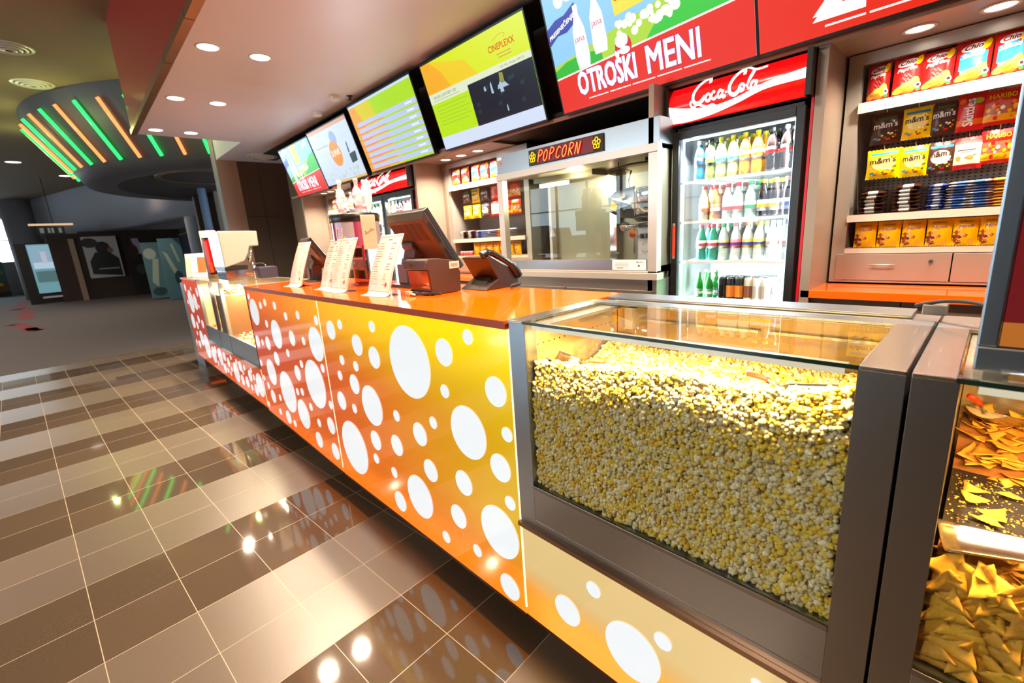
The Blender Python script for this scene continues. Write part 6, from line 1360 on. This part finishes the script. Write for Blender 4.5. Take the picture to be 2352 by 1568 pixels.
downlight('small lit downlight under the hanging drum by the end partition', at(513, 424, z=2.985), .14, em((1, .92, .7), 4), 'ceiling light', 'small ceiling lights far across the lobby')
for i, (u, v) in enumerate(((150, 404), (30, 372))): downlight('lit square ceiling light far away, %s of the lobby ones from the right' % ORD[i], at(u, v, z=CH-.001), .16, em((1, .85, .75), 4), 'ceiling light', 'small ceiling lights far across the lobby')
# ---------------------------------------------------------------- hanging drum with coloured tubes
DC, RT, RBt, ZT, ZB_ = (-13.1, 4.2), 4.38, 3.66, CH, 3.0
t = thing('hanging_drum', 'big round ceiling drum ringed with green and orange light tubes', 'ceiling light', (*DC, ZB_))
mb = MB(); DG = mat('drum_paint', srgb(80, 76, 78), .6); N_ = 96
mb.lathe([(RT, ZT), (RT-.02, 4.08), (RBt+.10, 3.16), (RBt, ZB_), (RBt-.5, ZB_+.01)][::-1], (*DC, 0), N_, DG, caps=False)
mb.build('drum_shell', parent=t)
mb = MB(); mb.lathe([(.01, ZB_+.012), (RBt-.3, ZB_+.012)], (*DC, 0), 64, mat('drum_underside', srgb(40, 28, 24), .7), caps=False); mb.lathe([(.9, 3.0), (1.0, 2.98), (1.0, 3.01)], (DC[0]+1.6, DC[1]-1.7, 0), 32, mat('ring_amber', srgb(110, 90, 50), .5), caps=False); mb.build('underside', parent=t)
GT = em((.02, 1.0, .14), 2.4); OT = em((1.0, .25, .07), 2.2)
k = 0
for a in np.arange(-20, -125, -6.05):
    ar = math.radians(float(a)); z0, z1 = 3.19, 4.02; mb = MB()
    rr0 = lambda z: RBt+.10+(RT-.02-RBt-.10)*(z-3.16)/(4.08-3.16)+.06
    mb.tube([(DC[0]+rr0(z)*math.cos(ar), DC[1]+rr0(z)*math.sin(ar), z) for z in (z0, z1)], .028, GT if k % 2 == 0 else OT, 8)
    mb.build('green_tube' if k % 2 == 0 else 'orange_tube', parent=t); k += 1
for a in (-34, -58, -82, -106):
    ar = math.radians(a); light('tube_glow', 'POINT', (DC[0]+4.6*math.cos(ar), DC[1]+4.6*math.sin(ar), 3.6), 10, (.9, 1.0, .35), shadow_soft_size=.04)
# ---------------------------------------------------------------- far lobby things
t = thing('light_box', 'tall lit poster box with a pale blue picture, left end of the lobby', 'poster box', (-25, -.95, 0))
mb = MB(); mb.box(-25.4, -24.98, -1.42, -.02, 0, 2.27, BLACKM); mb.build('box_body', parent=t)
mb = MB()
def yz(mb, x, y0, y1, z0, z1, m): mb.add([(x, y0, z0), (x, y1, z0), (x, y1, z1), (x, y0, z1)], [(0, 1, 2, 3)], m)
yz(mb, -24.97, -1.12, -.38, .40, 2.22, em(srgb(120, 170, 180), .75)); yz(mb, -24.965, -1.10, -.40, 1.30, 2.18, em(srgb(150, 186, 206), .8)); yz(mb, -24.96, -1.05, -.45, 1.32, 1.55, em(srgb(190, 214, 232), .85)); yz(mb, -24.96, -1.05, -.45, .8, 1.22, em(srgb(92, 128, 128), .7)); yz(mb, -24.96, -.8, -.65, 1.5, 1.95, em(srgb(196, 200, 220), .8)); yz(mb, -24.96, -1.06, -.44, .20, .27, em(srgb(150, 130, 140), .6)); mb.build('lit_picture', parent=t)
def poster(name, lab, x, y0, y1, z0, z1, bg, shapes, rim=True, cat='poster', ht=.03):
    t = thing(name, lab, cat, (x, (y0+y1)/2, z0)); mb = MB(); mb.box(x-ht, x, y0, y1, z0, z1, pl(bg, .4)); mb.build('board', parent=t); mb = MB(); h, w = z1-z0, y1-y0
    for i, (pts, c) in enumerate(shapes): mb.add([(x+.003+.001*i, y0+a*w, z0+b*h) for a, b in pts], [tuple(range(len(pts)))], pl(c, .4))
    mb.build('picture', parent=t); return t
SHp = lambda cx, cz, rx, rz: [(cx+rx*math.cos(i*.628), cz+rz*math.sin(i*.628)) for i in range(10)]
poster('poster', 'pale poster with dark figures and white edge on the dark lobby wall', -24.3, .42, 1.46, .82, 2.40, srgb(200, 190, 186), [([(.1, .1), (.95, .02), (.95, .45), (.7, .62), (.3, .62), (.1, .4)], srgb(34, 40, 42)), (SHp(.55, .72, .22, .16), srgb(40, 34, 36)), (SHp(.75, .66, .09, .07), srgb(160, 96, 84)), (SHp(.2, .85, .25, .12), srgb(50, 44, 48)), ([(.3, .2), (.9, .2), (.9, .23), (.3, .23)], srgb(170, 160, 160))])
poster('poster', 'dark film poster right of the pale one on the lobby wall', -23.6, 1.62, 2.18, .25, 2.25, srgb(28, 24, 26), [([(.6, .7), (.95, .7), (.8, 1), (.4, 1)], srgb(180, 160, 190)), (SHp(.4, .75, .3, .14), srgb(60, 30, 30)), (SHp(.6, .4, .25, .1), srgb(60, 70, 50))])
poster('standee', 'teal film standee with pale figures, left one of the pair', -20.3, 1.80, 2.32, .05, 1.98, srgb(78, 112, 122), [(SHp(.4, .8, .35, .1), srgb(150, 166, 160)), ([(.2, .3), (.5, .2), (.8, .7), (.5, .72)], srgb(150, 164, 152)), (SHp(.5, .12, .4, .08), srgb(44, 66, 74))], cat='standee', ht=.06)
poster('standee', 'teal film standee with pale figures, right one of the pair', -19.2, 2.18, 2.80, .02, 2.06, srgb(78, 116, 128), [([(.1, .8), (.3, .75), (.5, .55), (.9, .2), (.8, .15), (.4, .45)], srgb(150, 164, 150)), ([(.5, .9), (.7, .6), (.8, .62), (.62, .92)], srgb(140, 156, 152)), (SHp(.6, .35, .2, .12), srgb(36, 60, 70))], cat='standee', ht=.06)
poster('standee', 'colourful standee with a dark foot below the far window', -34.8, -3.6, -2.55, .0, 1.75, srgb(60, 110, 130), [([(0, 0), (1, 0), (1, .14), (0, .14)], srgb(26, 22, 18)), ([(0, .14), (1, .14), (1, .45), (0, .5)], srgb(120, 84, 40)), (SHp(.4, .55, .3, .12), srgb(200, 150, 60)), (SHp(.7, .7, .25, .1), srgb(120, 140, 60)), (SHp(.3, .25, .2, .08), srgb(190, 90, 60)), (SHp(.6, .35, .25, .06), srgb(220, 180, 80)), (SHp(.5, .85, .3, .08), srgb(150, 60, 50))], cat='standee', ht=.1)
t = thing('direction_sign', 'small black and white pictogram sign under a lit strip in the lobby', 'sign', (-22, -.2, 2.42)); mb = MB(); mb.box(-22.04, -22, -.62, .05, 2.44, 2.68, pl(srgb(40, 44, 46), .4)); mb.box(-22.04, -22, .06, .34, 2.44, 2.70, pl(srgb(120, 122, 130), .4)); mb.build('sign_board', parent=t)
mb = MB(); 
for y, w_ in ((-.55, .10), (-.36, .06), (-.27, .06), (-.1, .08)): yz(mb, -21.995, y, y+w_, 2.48, 2.64, pl(srgb(200, 210, 210), .4))
mb.build('pictograms', parent=t); MB().box(-22.02, -21.9, -.78, .30, 2.72, 2.78, em(srgb(230, 190, 150), 1.0)).build('lit_strip', parent=t)
MB().box(-22.0, -21.98, -.2, -.18, 2.78, CH, BLACKM).build('hanger', parent=t)
